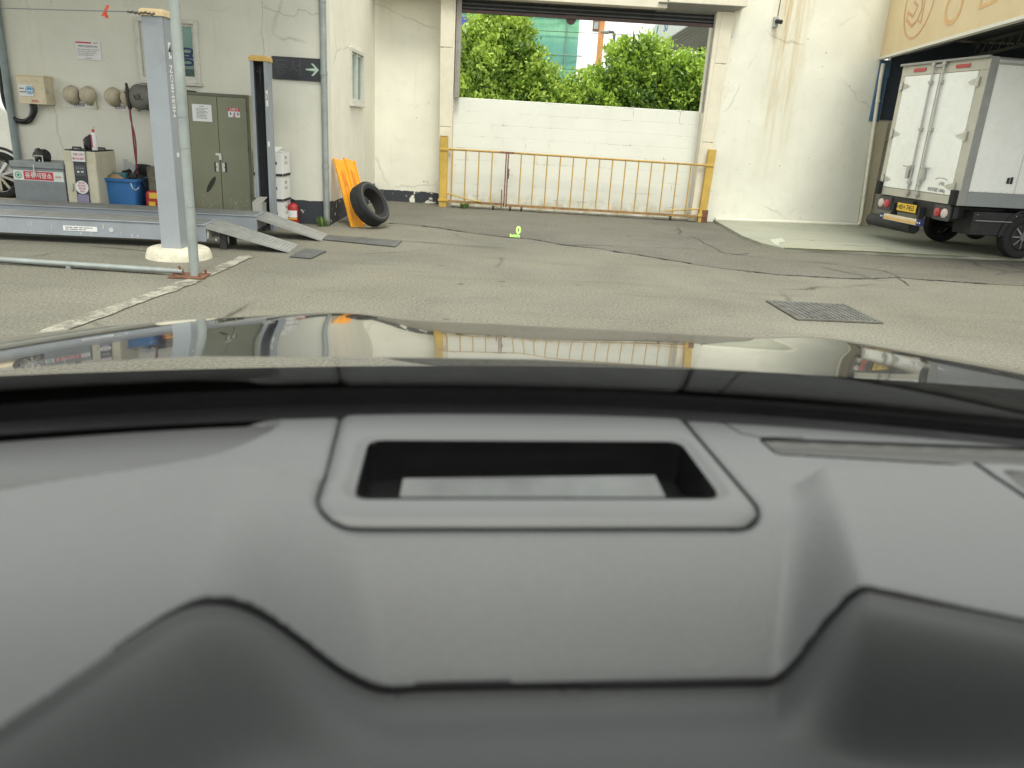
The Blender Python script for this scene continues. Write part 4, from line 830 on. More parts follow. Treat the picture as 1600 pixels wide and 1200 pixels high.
# extinguisher
ex = tag(empty("fire_extinguisher", LW(-.445, .20), WALLA), "red fire extinguisher standing beside the white cartons", "fire extinguisher")
mb = MB(); mb.lathe([(0, .002), (.068, .002), (.073, .012), (.073, .235), (.066, .262), (.045, .28), (.022, .288), (.022, .305), (0, .305)], (0, 0, 0), n=28); mb.build("body", redm, ex)
mb = MB(); mb.box(-.016, .016, -.04, .05, .305, .325).prism([(-.01, -.075, .345), (-.01, .03, .325), (-.01, .03, .335), (-.01, -.075, .357)], (.02, 0, 0)).tube([(.02, .01, .31), (.075, .0, .28), (.088, -.01, .20), (.085, -.02, .08)], .011); mb.build("valve_head", black, ex)
mb = MB(); mb.lathe([(.0742, .11), (.0742, .20)], (0, 0, 0), n=18, a0=R(215), a1=R(325)); lb = mb.build("label_panel", paperm, ex, fix=False); mb = MB(); mb.lathe([(.0742, .085), (.0742, .103)], (0, 0, 0), n=18, a0=R(215), a1=R(325)); mb.build("label_band", plateyel, lb, fix=False)
# dark sign
ds = tag(empty("direction_sign", LW(-.70, .03, 1.825), WALLA), "long black sign with a pale arrow on the workshop wall", "sign")
MB().box(0, .665, 0, .028, 0, .272).build("board", signnavy, ds, bevel=.003); MB().box(.615, .667, -.003, -.0005, -.002, .274).build("end_strip", bluepl, ds)
txt("등서", .20, signghost, ds, (.21, -.002, .135), sx=1.0, bold=.012)
mb = MB(); y = -.002; mb.prism([(.43, y, .128), (.56, y, .118), (.56, y, .156), (.43, y, .142)], (0, .0012, 0)); mb.prism([(.50, y-.001, .208), (.525, y-.001, .21), (.60, y-.001, .137), (.525, y-.001, .06), (.50, y-.001, .064), (.565, y-.001, .137)], (0, .001, 0)); mb.build("arrow", mint, ds)
# paper notice on the wall
pn = tag(empty("wall_notice", LW(-3.18, .012, 1.915), WALLA), "white notice with a red heading bar high on the workshop wall", "sign")
MB().box(0, .315, 0, .010, 0, .225).build("board", paperm, pn, bevel=.002); MB().box(.005, .20, -.002, -.0005, .195, .213).build("heading_bar", signred, pn)
txt("차량의 점검안전 안내", .028, greyink, pn, (.155, -.002, .160), sx=1.0, bold=.01); mb = MB(); lines(mb, .02, .295, .045, .135, 4, -.002, .25); lines(mb, .23, .30, .196, .212, 1, -.002, .5); lines(mb, .11, .21, .012, .03, 1, -.002, .4); mb.build("print", greyink, pn)
# electric box
eb_ = tag(empty("breaker_box", LW(-3.875, .20, 1.345), WALLA), "beige switch box with a round blue sticker and thick black cables, on the workshop wall", "switch box")
mb = MB(); mb.box(0, .345, 0, .195, 0, .33).box(-.008, .353, -.012, .195, .33, .345).box(.02, .13, -.006, -.0005, .16, .225); mb.build("case", beige, eb_, bevel=.008)
mb = MB(); mb.box(.02, .20, -.009, -.007, .09, .225); s_ = mb.build("label_plate", paperm, eb_); mb = MB(); lines(mb, .03, .11, .12, .20, 2, -.0095, .4); mb.build("print", greyink, s_)
mb = MB(); mb.cyl((.155, -.0095, .165), (.155, -.011, .165), .052, n=28); s_ = mb.build("round_sticker", skyblue, eb_); mb = MB(); mb.lathe([(.036, 0), (.042, 0)], (.155, -.0116, .165), 'Y', n=24); mb.prism([(.125, -.0118, .15), (.185, -.0118, .15), (.185, -.0118, .163), (.125, -.0118, .163)], (0, .0005, 0)); mb.build("sticker_ring", white, s_, fix=False)
mb = MB(); lines(mb, .16, .26, .02, .055, 2, -.003, .5); mb.build("caution_print", signred, eb_)
mb = MB(); mb.box(.3465, .356, .02, .07, .14, .20); mb.build("latch", silver, eb_)
def LC(u, v, off): x, z = LP(u, v, off); return LW(x, off, z)
cab_ = [LC(50, 162, .10), LC(52, 176, .09), LC(40, 188, .07), LC(24, 186, .06), LC(12, 172, .05), LC(4, 150, .05), LC(0, 110, .05), LC(-6, 40, .05), LC(-10, -60, .05)]
def smooth(pts, k=6):
    pts = [np.array(p) for p in pts]; out = []
    for i in range(len(pts)-1):
        p0, p1, p2, p3 = pts[max(i-1, 0)], pts[i], pts[i+1], pts[min(i+2, len(pts)-1)]
        for j in range(k):
            t = j/k; out.append(.5*((2*p1)+(-p0+p2)*t+(2*p0-5*p1+4*p2-p3)*t*t+(-p0+3*p1-3*p2+p3)*t**3))
    out.append(pts[-1]); return out
inv = eb_.matrix_basis.inverted()
def cables(parent, name, pts, r_, mat_):
    M_ = Matrix.Translation(parent.location) @ Matrix.Rotation(parent.rotation_euler.z, 4, 'Z'); I = M_.inverted()
    return MB().tube([I @ Vector(tuple(map(float, p))) for p in smooth(pts)], r_, 8).build(name, mat_, parent)
cables(eb_, "cable", cab_, .022, black); cables(eb_, "cable", [LC(55, 162, .08), LC(57, 175, .07), LC(46, 191, .055), LC(28, 191, .05), LC(13, 178, .045)], .013, rubber); cables(eb_, "cable", [LC(47, 162, .10), LC(48, 172, .10), LC(46, 180, .09)], .012, greyink)
# helmets on their boards
for k_, (u0, u1, lab) in enumerate((((97, 153, "cream helmet board nearer the switch box")), ((160, 217, "cream helmet board under the hose reel")))):
    x0, _z = LP(u0, 165); x1, _z = LP(u1, 170); hb = tag(empty("helmet_board", LW(x0, .012, 1.33), WALLA), lab, "board")
    MB().box(0, x1-x0, 0, .011, 0, .22).build("board", M("board_white", (.74, .73, .68), .6, 0, .05, 5, dirt=.25), hb, bevel=.002); txt("안전모", .05, navyink, hb, ((x1-x0)*.5, -.002, .035), sx=1.1, bold=.02)
    mb = MB(); mb.box(x1-x0-.03, x1-x0+.005, -.03, 0, .0, .19); mb.build("bracket", cream, hb)
HL = ["outermost dusty helmet of the four, nearest the switch box", "second dusty helmet from the switch box, on the first board", "third dusty helmet from the switch box, on the second board", "dusty helmet half behind the hose reel cords"]
for k_, (u, v) in enumerate(((107, 148), (133, 149), (172, 151), (197, 152))):
    hx, hz = LP(u, v, .12); hp = tag(empty("safety_helmet", LW(hx, .03, hz), WALLA), HL[k_], "helmet", "helmets hung on the wall boards")
    T = Matrix.Rotation(R(90), 4, 'X'); mb = MB()
    mb.lathe([(.0, .125), (.035, .122), (.065, .108), (.088, .08), (.098, .045), (.100, .005), (.100, 0)], (0, 0, 0), n=28, T=T @ Matrix.Diagonal((.95, 1.08, 1, 1)).to_3x3().to_4x4()); mb.build("shell", helm, hp, fix=False)
    mb = MB(); mb.tube([(0, -.118, .0), (0, -.124, .02), (0, -.112, .065), (0, -.075, .098), (0, -.02, .110)], .008, 6).tube([(0, -.118, 0), (0, -.124, -.02), (0, -.112, -.065), (0, -.075, -.098), (0, -.02, -.110)], .008, 6); mb.build("ridge", helm, hp)
    mb = MB(); mb.lathe([(.096, .0), (.106, -.004), (.108, .004), (.098, .012)], (0, 0, 0), n=28, T=T @ Matrix.Diagonal((.95, 1.1, 1, 1)).to_3x3().to_4x4()); mb.build("brim", M("helmet_brim", (.36, .32, .24), .6, 0, .15, 9), hp, fix=False)
# hose reel with hanging cords
rx, rz2 = LP(221, 152, .25); hr = tag(empty("hose_reel", LW(rx, .25, rz2), WALLA-R(18)), "round grey hose reel on the wall with red cords hanging down", "hose reel")
mb = MB(); mb.lathe([(0, -.075), (.10, -.075), (.145, -.06), (.155, -.045), (.155, -.015), (.14, 0), (.14, .09), (.155, .10), (.155, .13), (.13, .14), (0, .14)], (0, 0, 0), 'Y', n=32); mb.build("drum", M("reel_grey", (.13, .13, .115), .55, .1, .15, 8, dirt=.3), hr)
mb = MB(); mb.tube([(-.05, -.08, .02), (-.02, -.085, -.03), (.03, -.085, -.02), (.09, -.08, -.03)], .006); mb.cyl((.02, -.076, .01), (.02, -.09, .01), .03, n=16); mb.build("cover_rib", M("reel_rib", (.07, .07, .065), .6), hr)
MB().box(-.05, .05, .14, .25, -.03, .03).build("bracket", dkgrey, hr)
mb = MB(); mb.tube([(-.17, -.05, .16), (-.16, -.05, .02), (-.15, -.05, -.13), (-.15, -.05, -.17)], [.014, .03, .025, .012], 8).tube([(-.21, -.05, .05), (-.13, -.05, .0)], .012, 6); mb.build("hose_guide", black, hr)
q = [LC(203, 170, .30), LC(206, 195, .30), LC(209, 225, .30), LC(213, 255, .31), LC(218, 285, .32), LC(220, 300, .32)]; cables(hr, "hose", q, .010, hose_m)
q = [LC(203, 170, .31), LC(204, 185, .31), LC(211, 215, .31), LC(213, 250, .32), LC(211, 285, .36), LC(209, 322, .40)]; cables(hr, "hose", q, .010, hose_m)
# grey oil store bin
bn = tag(empty("storage_bin", LW(-3.60, 1.0), WALLA), "grey metal bin with a red and white label, under the switch box", "bin")
mb = MB(); mb.box(0, .62, 0, .5, .0, .62); mb.build("body", greybin, bn, bevel=.006)
MB().box(-.012, .632, -.02, .51, .621, .69).build("lid", M("bin_lid_grey", (.25, .275, .285), .5, 0, .1, 5, dirt=.3), bn, bevel=.006)
lb = MB().box(.01, .61, -.003, -.0006, .47, .585).build("label_plate", M("label_white", (.66, .70, .66), .6), bn); MB().box(.135, .49, -.0045, -.0032, .478, .578).build("label_band", signred, lb)
mb = MB(); mb.lathe([(.030, 0), (.040, 0)], (.07, -.0036, .527), 'Y', n=28); mb.build("safety_ring", greensign, lb, fix=False); mb = MB(); mb.box(.050, .090, -.0042, -.0032, .519, .535).box(.062, .078, -.0043, -.0033, .507, .547); mb.build("safety_cross", greensign, lb)
txt("유류저장소", .072, white, lb, (.3125, -.0052, .527), sx=.98, bold=.015); txt("블루핸즈", .028, signred, lb, (.552, -.004, .522), sx=.8)
mb = MB(); mb.box(.27, .285, -.024, -.0206, .56, .66).box(.35, .365, -.024, -.0206, .70, .72).tube([(.25, .06, .69), (.25, .06, .76), (.35, .06, .76), (.35, .06, .69)], .008, 6).box(.265, .30, -.030, -.0242, .53, .57); mb.build("hasp", silver, bn)
mb = MB(); vs = [(.40+.008*math.cos(t), -.001, .155+.022*math.sin(t)) for t in np.linspace(0, 6.28, 9)[:-1]]; mb.add(vs, [tuple(range(8))]); mb.build("chip", ink, bn)
def lump(name, loc, r_, mat_, seed, label, cat):
    q = np.random.default_rng(seed); mb = MB(); mb.ball((0, 0, 0), 1, 22, 14); V = []
    for p in mb.v:
        v_ = np.array(p); k = 1+.16*math.sin(v_[0]*4+seed)*math.cos(v_[2]*3+seed*.7)+.10*math.sin(v_[1]*7+v_[2]*5+seed)+.05*math.sin(v_[0]*13+v_[2]*11); z = max(v_[2]*k, -.72); V.append((v_[0]*k*r_[0], v_[1]*k*r_[1], (z+.72)*r_[2]))
    mb.v = V; return tag(mb.build(name, mat_, None, loc), label, cat)
lump("plastic_bag", LW(-3.33, .80, .692), (.105, .09, .085), black, 4, "crumpled black bag lying on the grey bin", "bag")
# oil machine
mc = tag(empty("fluid_machine", LW(-2.965, 1.0), WALLA), "cream fluid exchange machine with a dark front panel and a round red-lettered sticker", "machine")
mb = MB(); mb.box(0, .385, .0, .50, .03, .845); mb.build("body", cream, mc, bevel=.012)
mb = MB(); mb.box(.02, .375, -.004, -.0005, .06, .70); mb.build("front_door", M("cream_door", (.60, .57, .44), .5, 0, .05, 5, dirt=.2), mc, bevel=.002)
pnl = MB().box(.12, .27, -.020, -.0045, .04, .85).build("panel", dpanel, mc, bevel=.004)
s_ = MB().box(.115, .272, -.024, -.0206, .725, .845).build("placard", paperm, pnl); txt("고장 난차", .036, signred, s_, (.193, -.025, .805), sx=.95, bold=.015); txt("엔진 오일 교환기", .030, signred, s_, (.193, -.025, .757), sx=.68, bold=.02)
mb = MB(); mb.box(.135, .26, -.023, -.0206, .56, .68, 1)
for i in range(4): mb.box(.15+i*.025, .158+i*.025, -.025, -.0232, .645, .652, 0)
mb.box(.16, .185, -.025, -.0232, .595, .615, 0).box(.205, .235, -.025, -.0232, .60, .615, 0); mb.build("control_panel", [paperm, M("ctrl_grey", (.08, .085, .095), .5)], pnl)
MB().box(.130, .265, -.022, -.0206, .05, .34).build("lilac_panel", lilac, pnl); txt("블루핸즈", .04, ink, pnl, (.198, -.0228, .20), sx=.85)
mb = MB(); mb.cyl((.195, -.0225, .425), (.195, -.024, .425), .078, n=36); s_ = mb.build("round_sticker", paperm, pnl)
for i, t_ in enumerate(("엔진오일", "자동 변속기", "세척 교환", "전용기")): txt(t_, .026, signred, s_, (.195, -.0245, .472-i*.032), sx=.8, bold=.02)
mb = MB(); mb.box(.055, .085, -.022, -.0045, .40, .46).cyl((.072, -.022, .385), (.072, -.035, .385), .014, n=12); mb.build("lock", silver, mc)
mb = MB(); mb.box(.02, .375, .01, .49, .846, .858); mb.tube([(.10, .05, .858), (.10, .05, .885), (.20, .05, .885), (.20, .05, .858)], .010, 6).tube([(.24, .30, .858), (.24, .30, .88), (.36, .30, .88), (.36, .30, .858)], .010, 6); mb.build("top_tray", black, mc)
lump("plastic_bag", LW(-2.735, .82, .859), (.06, .055, .095), black, 9, "small black bag standing on top of the cream machine", "bag")
sc = tag(empty("spray_can", LW(-2.645, .86, .859), WALLA), "red and white spray can standing on the cream machine", "spray can")
mb = MB(); mb.lathe([(0, 0), (.032, 0), (.033, .006), (.033, .185), (.026, .20), (.018, .205), (0, .206)], (0, 0, 0), n=20); mb.build("can", paperm, sc); mb = MB(); mb.lathe([(.0335, .03), (.0335, .18)], (0, 0, 0), n=14, a0=R(150), a1=R(265)); mb.build("can_band", signred, sc, fix=False)
mb = MB(); mb.lathe([(.016, .206), (.016, .235), (.010, .245), (0, .245)], (0, 0, 0), n=14); mb.build("nozzle", signred, sc)
# blue tub with scrap
tb = tag(empty("blue_tub", LW(-2.43, .62), WALLA), "blue plastic tub full of scrap beside the cream machine", "tub")
mb = MB()
def rr(x0, x1, y0, y1, z, r_=.04, k=5):
    out = []
    for cx_, cy_, a in ((x1-r_, y1-r_, 0), (x0+r_, y1-r_, 90), (x0+r_, y0+r_, 180), (x1-r_, y0+r_, 270)):
        for i in range(k+1): t = R(a+90*i/k); out.append((cx_+r_*math.cos(t), cy_+r_*math.sin(t), z))
    return out
rings = [rr(-.165, .165, -.15, .15, .0), rr(-.205, .205, -.185, .185, .50), rr(-.235, .235, -.215, .215, .50), rr(-.24, .24, -.22, .22, .535), rr(-.205, .205, -.185, .185, .535), rr(-.20, .20, -.18, .18, .46)]
k = len(rings[0]); vs = [p for r_ in rings for p in r_]; mb.add(vs, [(j*k+i, j*k+(i+1) % k, (j+1)*k+(i+1) % k, (j+1)*k+i) for j in range(len(rings)-1) for i in range(k)] + [tuple(range(k))[::-1], tuple(range(5*k, 6*k))], 0, True); mb.build("tub_body", bluetub, tb)
MB().tube([(.17, -.226, .49), (.19, -.235, .43), (.23, -.232, .41), (.255, -.20, .44)], .006, 6).build("handle", clearpl, tb)
lump("crumpled_box", LW(-2.50, .72, .46), (.10, .08, .07), cardb, 12, "crumpled brown packaging heaped in the blue tub", "packaging"); lump("paper_scrap", LW(-2.60, .60, .47), (.06, .06, .085), cardb, 15, "torn cardboard leaning at the tub rim beside the cream machine", "cardboard")
mb = MB(); mb.box(0, .17, 0, .10, 0, .09); tag(mb.build("teal_tray", M("teal_plastic", (.03, .16, .20), .5), None, LW(-2.56, .70, .50), WALLA+R(8), bevel=.01), "small teal tray lying in the scrap of the blue tub", "tray")
lump("black_bag", LW(-2.30, .60, .46), (.09, .08, .07), black, 21, "black rubbish stuffed in the blue tub near the hose", "rubbish")
mb = MB(); mb.tube([(0, 0, 0), (.09, 0, .07), (.18, 0, .17)], .010, 8).box(.05, .12, -.015, .015, .02, .07); tag(mb.build("hand_tool", black, None, LW(-2.36, .72, .53), WALLA), "black long-handled tool sticking out of the blue tub", "tool")
mb = MB(); q0 = LW(-2.585, .30, .0)
for i in range(3): mb.box(.0+i*.055, .055+i*.055, .0+.006*(i % 2), .004+.006*(i % 2), 0, .74-.03*i)
tag(mb.build("plastic_sheet", clearpl, None, q0, WALLA), "milky plastic sheet leaning behind the blue tub", "sheet")
def tyre_mesh(ro, ri, wd, n_=40):
    mb = MB(); h = wd/2; mb.lathe([(ri, -h*.82), (ri+.02, -h*.95), (ro*.86, -h), (ro*.965, -h*.86), (ro, -h*.62), (ro, -h*.30), (ro-.008, -h*.28), (ro-.008, -h*.22), (ro, -h*.2), (ro, h*.2), (ro-.008, h*.22), (ro-.008, h*.28), (ro, h*.30), (ro, h*.62), (ro*.965, h*.86), (ro*.86, h), (ri+.02, h*.95), (ri, h*.82), (ri, -h*.82)], (0, 0, 0), 'Y', n=n_); return mb
t_ = tag(empty("spare_wheel", LW(-2.42, .14, .34), WALLA+R(30)), "dark wheel standing against the wall behind the blue tub", "wheel"); tyre_mesh(.335, .21, .2).build("tyre", rubber, t_); mb = MB(); mb.lathe([(0, -.03), (.06, -.05), (.19, -.05), (.212, -.085), (.212, .08)], (0, 0, 0), 'Y', n=30); mb.build("rim", dkgrey, t_)
# red compressor with a box of tins on it
cp_ = tag(empty("air_compressor", LW(-2.06, .62), WALLA), "red tank of a workshop machine with yellow labels, half behind the near lift column", "machine")
mb = MB(); mb.box(-.08, .30, -.15, .15, .03, .40); mb.build("tank", redm, cp_, bevel=.04); mb = MB(); mb.box(-.02, .08, -.155, -.151, .31, .38).box(-.03, .05, -.155, -.151, .19, .27); mb.build("label_plate", plateyel, cp_); mb = MB(); mb.box(.075, .10, -.157, -.152, .20, .23).box(.12, .15, -.157, -.152, .20, .23); mb.build("print", white, cp_)
mb = MB(); mb.tube([(-.08, -.05, .42), (-.14, -.05, .52), (-.22, -.05, .53), (-.24, -.05, .48)], .010, 6).tube([(-.08, -.05, .40), (-.10, -.05, .55), (-.16, -.05, .56)], .007, 6); mb.build("handle", black, cp_)
en = MB(); en.box(-.03, .22, -.11, .11, .402, .68)
for i in range(7): en.box(-.04, .23, -.12, .12, .56+i*.02, .568+i*.02)
en.cyl((.05, -.112, .53), (.05, -.125, .53), .035, n=18).cyl((.06, -.112, .45), (.06, -.125, .45), .025, n=18); en.build("pump_block", M("pump_brown", (.14, .13, .095), .6, .2, .4, 20, dirt=.4), cp_)
# white car glimpsed past the wall end
wc = tag(empty("parked_car", (-9.02, 11.35, 0), R(3)), "white car with spoked alloy wheels, glimpsed past the end of the workshop wall", "car")
mb = MB(); prof = [(-1.9, .35), (-1.95, .75), (-1.6, 1.0), (-.9, 1.1), (-.35, 1.52), (1.1, 1.55), (1.8, 1.1), (2.2, 1.0), (2.25, .5), (2.2, .3)]; mb.prism([(x, 0, z) for x, z in prof], (0, 1.75, 0)); mb.build("body", trkwhite, wc, bevel=.05)
MB().prism([(-.8, -.004, 1.08), (-.32, -.004, 1.44), (1.0, -.004, 1.46), (1.5, -.004, 1.10)], (0, .003, 0)).build("side_window", darkglass, wc)
for x in (1.42, -1.25):
    wh = tyre_mesh(.33, .235, .21).build("wheel", rubber, wc, (x, .04, .33)); mb = MB(); mb.lathe([(.236, -.10), (.225, -.11), (.215, -.09), (.21, -.02), (0, -.02)], (0, 0, 0), 'Y', n=30); mb.build("rim", black, wh)
    mb = MB()
    for i in range(5):
        for s_ in (-.16, .16):
            a = 2*math.pi*i/5+s_; a2 = 2*math.pi*i/5+s_*1.9; mb.prism([(.03*math.cos(a-.6), -.105, .03*math.sin(a-.6)), (.03*math.cos(a+.6), -.105, .03*math.sin(a+.6)), (.225*math.cos(a2+.09), -.095, .225*math.sin(a2+.09)), (.225*math.cos(a2-.09), -.095, .225*math.sin(a2-.09))], (0, .03, 0))
    mb.cyl((0, -.11, 0), (0, -.08, 0), .045, n=16); mb.lathe([(.226, -.10), (.236, -.104), (.240, -.09)], (0, 0, 0), 'Y', n=30); mb.build("spoke", alloy, wh)
mb = MB(); mb.lathe([(.40, -.003), (.36, -.003)], (1.42, 0, .33), 'Y', n=30, a0=R(-10), a1=R(190)); mb.build("wheel_arch", black, wc, fix=False)

# orange boards and tyre
for k_, (ub, vb, ut, vt, lab) in enumerate(((558, 355, 530, 249, "orange board with pressed ribs, leaning between its twin and the grey pipe"), (571, 351, 545, 249, "orange board with pressed ribs, half behind the leaning tyre"))):
    B_ = atZ(ub, vb); x_top = -2.585+.0; P_ = atX(ut, vt, -2.50 if k_ else -2.53); ax = Vector(P_-B_); L = ax.length
    bo = tag(empty("orange_board", B_), lab, "board", "orange boards leaning on the workshop side wall"); z_ = ax.normalized(); y_ = Vector((-.85, .52, 0)); y_ = (y_-z_*y_.dot(z_)).normalized(); x_ = y_.cross(z_)*1.0
    T = Matrix((x_.to_4d()[:3]+(0,), y_.to_4d()[:3]+(0,), z_.to_4d()[:3]+(0,), (0, 0, 0, 1))).transposed()
    T = Matrix(((x_.x, y_.x, z_.x, 0), (x_.y, y_.y, z_.y, 0), (x_.z, y_.z, z_.z, 0), (0, 0, 0, 1)))
    mb = MB(); mb.box(-.112, .112, 0, .012, 0, L, 0, T); mb.box(-.114, -.102, -.018, -.0005, .0, L, 0, T).box(.102, .114, -.018, -.0005, .0, L, 0, T); mb.build("panel", orange, bo, bevel=.003)
    mb = MB(); 
    for s_ in (-.028, .028): mb.prism([tuple(T @ Vector(q)) for q in ((s_-.010, -.0005, .10), (s_+.010, -.0005, .10), (s_+.004, -.010, L*.82), (s_-.004, -.010, L*.82))], tuple(T.to_3x3() @ Vector((0, .0004, 0)))); 
    mb.build("rib", M("orange_rib", (.60, .20, .01), .5, 0, .1, 5), bo)
    mb = MB(); mb.prism([tuple(T @ Vector(q)) for q in ((-.03, -.002, L*.6), (.03, -.002, L*.6), (.0, -.002, L*.88))], tuple(T.to_3x3() @ Vector((0, .0008, 0)))); mb.build("stamped_arrow", M("orange_deep", (.62, .20, .01), .5), bo)
tc_ = atZ(577, 356); ty = tag(empty("leaning_tyre", (tc_[0], tc_[1]+.04, 0), R(0)), "loose black car tyre leaning against the orange boards", "tyre")
TT = Matrix.Rotation(R(68), 4, 'Z') @ Matrix.Rotation(R(-31), 4, 'X')
mb = tyre_mesh(.30, .195, .205, 56); mb.v = [tuple((Matrix.Translation((0, 0, .30*math.cos(R(31))+.105*math.sin(R(31)))) @ TT) @ Vector(p)) for p in mb.v]; mb.build("carcass", rubber, ty)
mb = MB(); 
for s_ in (-1, 1): mb.lathe([(.240, .1035*s_), (.246, .1068*s_), (.262, .1045*s_), (.268, .101*s_)], (0, 0, 0), 'Y', n=56)
mb.v = [tuple((Matrix.Translation((0, 0, .30*math.cos(R(31))+.105*math.sin(R(31)))) @ TT) @ Vector(p)) for p in mb.v]; mb.build("sidewall_ring", M("rubber_light", (.05, .05, .05), .6), ty, fix=False)

# ------------------------------------------------------------------ box truck
TRK = (5.93, 10.80, .05); tk = tag(empty("box_truck", TRK, R(9)), "white box truck with closed rear doors parked under the shed fascia", "truck")
BW, B0, B1, BL = 1.85, .69, 2.575, 2.95
RMX = Matrix.Rotation(R(-90), 4, 'Z') @ RX90                                   # lettering that faces local -X
MB().box(.02, BL, .0, BW, B0+.19, B1-.09).build("cargo_box", trkwhite, tk, bevel=.006)
mb = MB()
for x in (.78, 1.50, 2.22): mb.box(x-.006, x+.006, -.0025, -.0005, B0+.20, B1-.11)
for i in range(26): mb.cyl((.14+i*.108, -.001, B1-.125), (.14+i*.108, -.004, B1-.125), .006, n=6); mb.cyl((.14+i*.108, -.001, B0+.205), (.14+i*.108, -.004, B0+.205), .006, n=6)
mb.build("panel_seam", M("seam_grey", (.55, .56, .55), .5), tk)
mb = MB(); mb.box(.09, BL, -.006, BW+.006, B0, B0+.188); mb.build("side_skirt", skirtg, tk, bevel=.006)
mb = MB(); mb.box(.06, BL, -.012, BW+.012, B1-.10, B1); mb.build("roof_rail", M("roof_rail_grey", (.50, .52, .51), .4, .4, .04, 6), tk, bevel=.035)
fr_ = MB(); fr_.box(-.03, .018, .0, .17, B0, B1-.16).box(-.03, .018, 1.74, BW, B0, B1-.16).box(-.03, .018, 0, BW, B1-.159, B1).box(-.03, .018, .171, 1.739, B0, B0+.115); fr_.build("rear_frame", trkframe, tk, bevel=.005)
MB().box(-.034, .088, -.010, -.0005, B0, B1).box(-.075, -.031, -.01, BW+.01, B1-.02, B1+.012).build("corner_post", M("corner_grey", (.30, .31, .30), .45, .4, .06, 6), tk, bevel=.006)
for k_, (y0, y1) in enumerate(((.175, .928), (.945, 1.735))):
    d = MB().box(-.038, .0, y0, y1, B0+.12, B1-.165).build("door", trkwhite, tk, bevel=.004)
    yr = .85 if k_ == 0 else 1.075
    mb = MB(); mb.cyl((-.065, yr, B0+.02), (-.065, yr, B1-.04), .014, n=10)
    for z in (B0+.05, B0+.20, B0+.95, B1-.30, B1-.06): mb.box(-.085, -.0385, yr-.03, yr+.03, z, z+.045)
    mb.build("lock_rod", trkgrey, d, bevel=.003)
    s_ = -1 if k_ == 0 else 1; mb = MB(); mb.box(-.092, -.0385, yr+s_*.03-.022, yr+s_*.03+.022, B0+.40, B0+.47).cyl((-.085, yr, B0+.445), (-.085, yr+s_*.20, B0+.455), .010, n=8).box(-.10, -.05, yr+s_*.055-.03, yr+s_*.055+.03, B0+.28, B0+.44); mb.build("handle", trkgrey, d, bevel=.005)
    for z in (B0+.235, B0+.90, B0+1.58):
        yy = (.175, .10) if k_ == 0 else (1.735, 1.81)
        mb = MB(); yh = yy[0]; sg_ = 1 if k_ == 0 else -1
        mb.prism([(-.044, yh-sg_*.03, z-.035), (-.044, yh+sg_*.06, z-.035), (-.044, yh+sg_*.12, z-.018), (-.044, yh+sg_*.16, z), (-.044, yh+sg_*.12, z+.018), (-.044, yh+sg_*.06, z+.035), (-.044, yh-sg_*.03, z+.035)], (.006, 0, 0)); mb.box(-.060, -.031, yh-sg_*.05-.018, yh-sg_*.05+.018, z-.06, z+.06).cyl((-.056, yh-sg_*.02, z-.05), (-.056, yh-sg_*.02, z+.05), .014, n=10); mb.build("hinge", silver, d)
    if k_ == 0: txt("최대적재량 1,000kg", .062, greyink, d, (-.040, .48, B0+.165), rot=RMX, sx=.75, bold=.01); q = MB(); paintline(q, [(.42+.13*math.cos(t), .30+.035*math.sin(t)) for t in np.linspace(.3, 3.0, 14)], .010); q.v = [(-.0395, x, z+B0) for x, y, z in q.v]; q.build("swoosh", greyink, d); txt("고객용", .055, greyink, d, (-.040, .40, B0+.255), rot=RMX, sx=.85, bold=.01)
MB().box(-.045, .0, .930, .943, B0+.12, B1-.165).build("gasket", trkframe, tk)
for y in (.50, 1.42): MB().box(-.045, -.0305, y-.14, y+.14, B1-.115, B1-.065).build("marker_lamp", redlens, tk, bevel=.015)
mb = MB(); mb.box(-.06, -.031, .85, 1.075, B1-.075, B1-.045); mb.build("cam_bar", trkgrey, tk)
for y in (.06, 1.79): MB().box(-.10, -.0315, y-.045, y+.045, B0+.0, B0+.20).build("bump_stop", rubber, tk, bevel=.01)
mb = MB(); mb.box(.35, 4.6, .45, 1.35, .42, .66).box(.05, .9, .25, 1.6, .50, .665).box(.30, 1.7, .05, .42, .30, .62).box(.02, .10, .10, 1.75, .50, .688).cyl((1.12, .2, .29), (1.12, 1.65, .29), .05, n=12).ball((1.12, .95, .30), (.16, .17, .16)).cyl((1.6, .6, .40), (2.2, .6, .40), .13, n=18).box(1.75, 2.7, .10, .16, .32, .60); mb.build("chassis", chass, tk, bevel=.01)
MB().box(-.03, .019, .12, 1.73, .475, .685).build("rear_bumper", chass, tk, bevel=.01)
for y in (.26, 1.60):
    lm = MB().box(-.05, -.031, y-.17, y+.17, .46, .67).build("lamp_board", M("lamp_grey_board", (.055, .058, .06), .5), tk, bevel=.01)
    for s_, mt in ((-.075, redlens if y > 1 else clearlens), (.075, clearlens if y > 1 else redlens)): mb = MB(); mb.lathe([(0, -.075), (.04, -.073), (.062, -.064), (.066, -.0505)], (0, y+s_, .565), 'X', n=24); mb.build("tail_lamp", mt, lm)
mb = MB(); mb.box(-.10, -.094, .74, 1.19, .50, .615); pl_ = mb.build("number_plate", plateyel, tk, bevel=.003); txt("경기", .045, ink, pl_, (-.1015, 1.155, .556), rot=RMX, sx=.75, bold=.01); txt("85", .098, ink, pl_, (-.1015, 1.085, .556), rot=RMX, sx=.75, bold=.01); txt("배", .045, ink, pl_, (-.1015, 1.018, .556), rot=RMX, sx=.85, bold=.01); txt("7453", .105, ink, pl_, (-.1015, .875, .556), rot=RMX, sx=.86, bold=.01)
MB().box(-.094, -.031, .85, 1.08, .62, .66).build("plate_bracket", chass, tk)
for y in (.62, 1.25): MB().box(-.12, -.031, y, y+.04, .36, .60).build("bar_bracket", chass, tk)
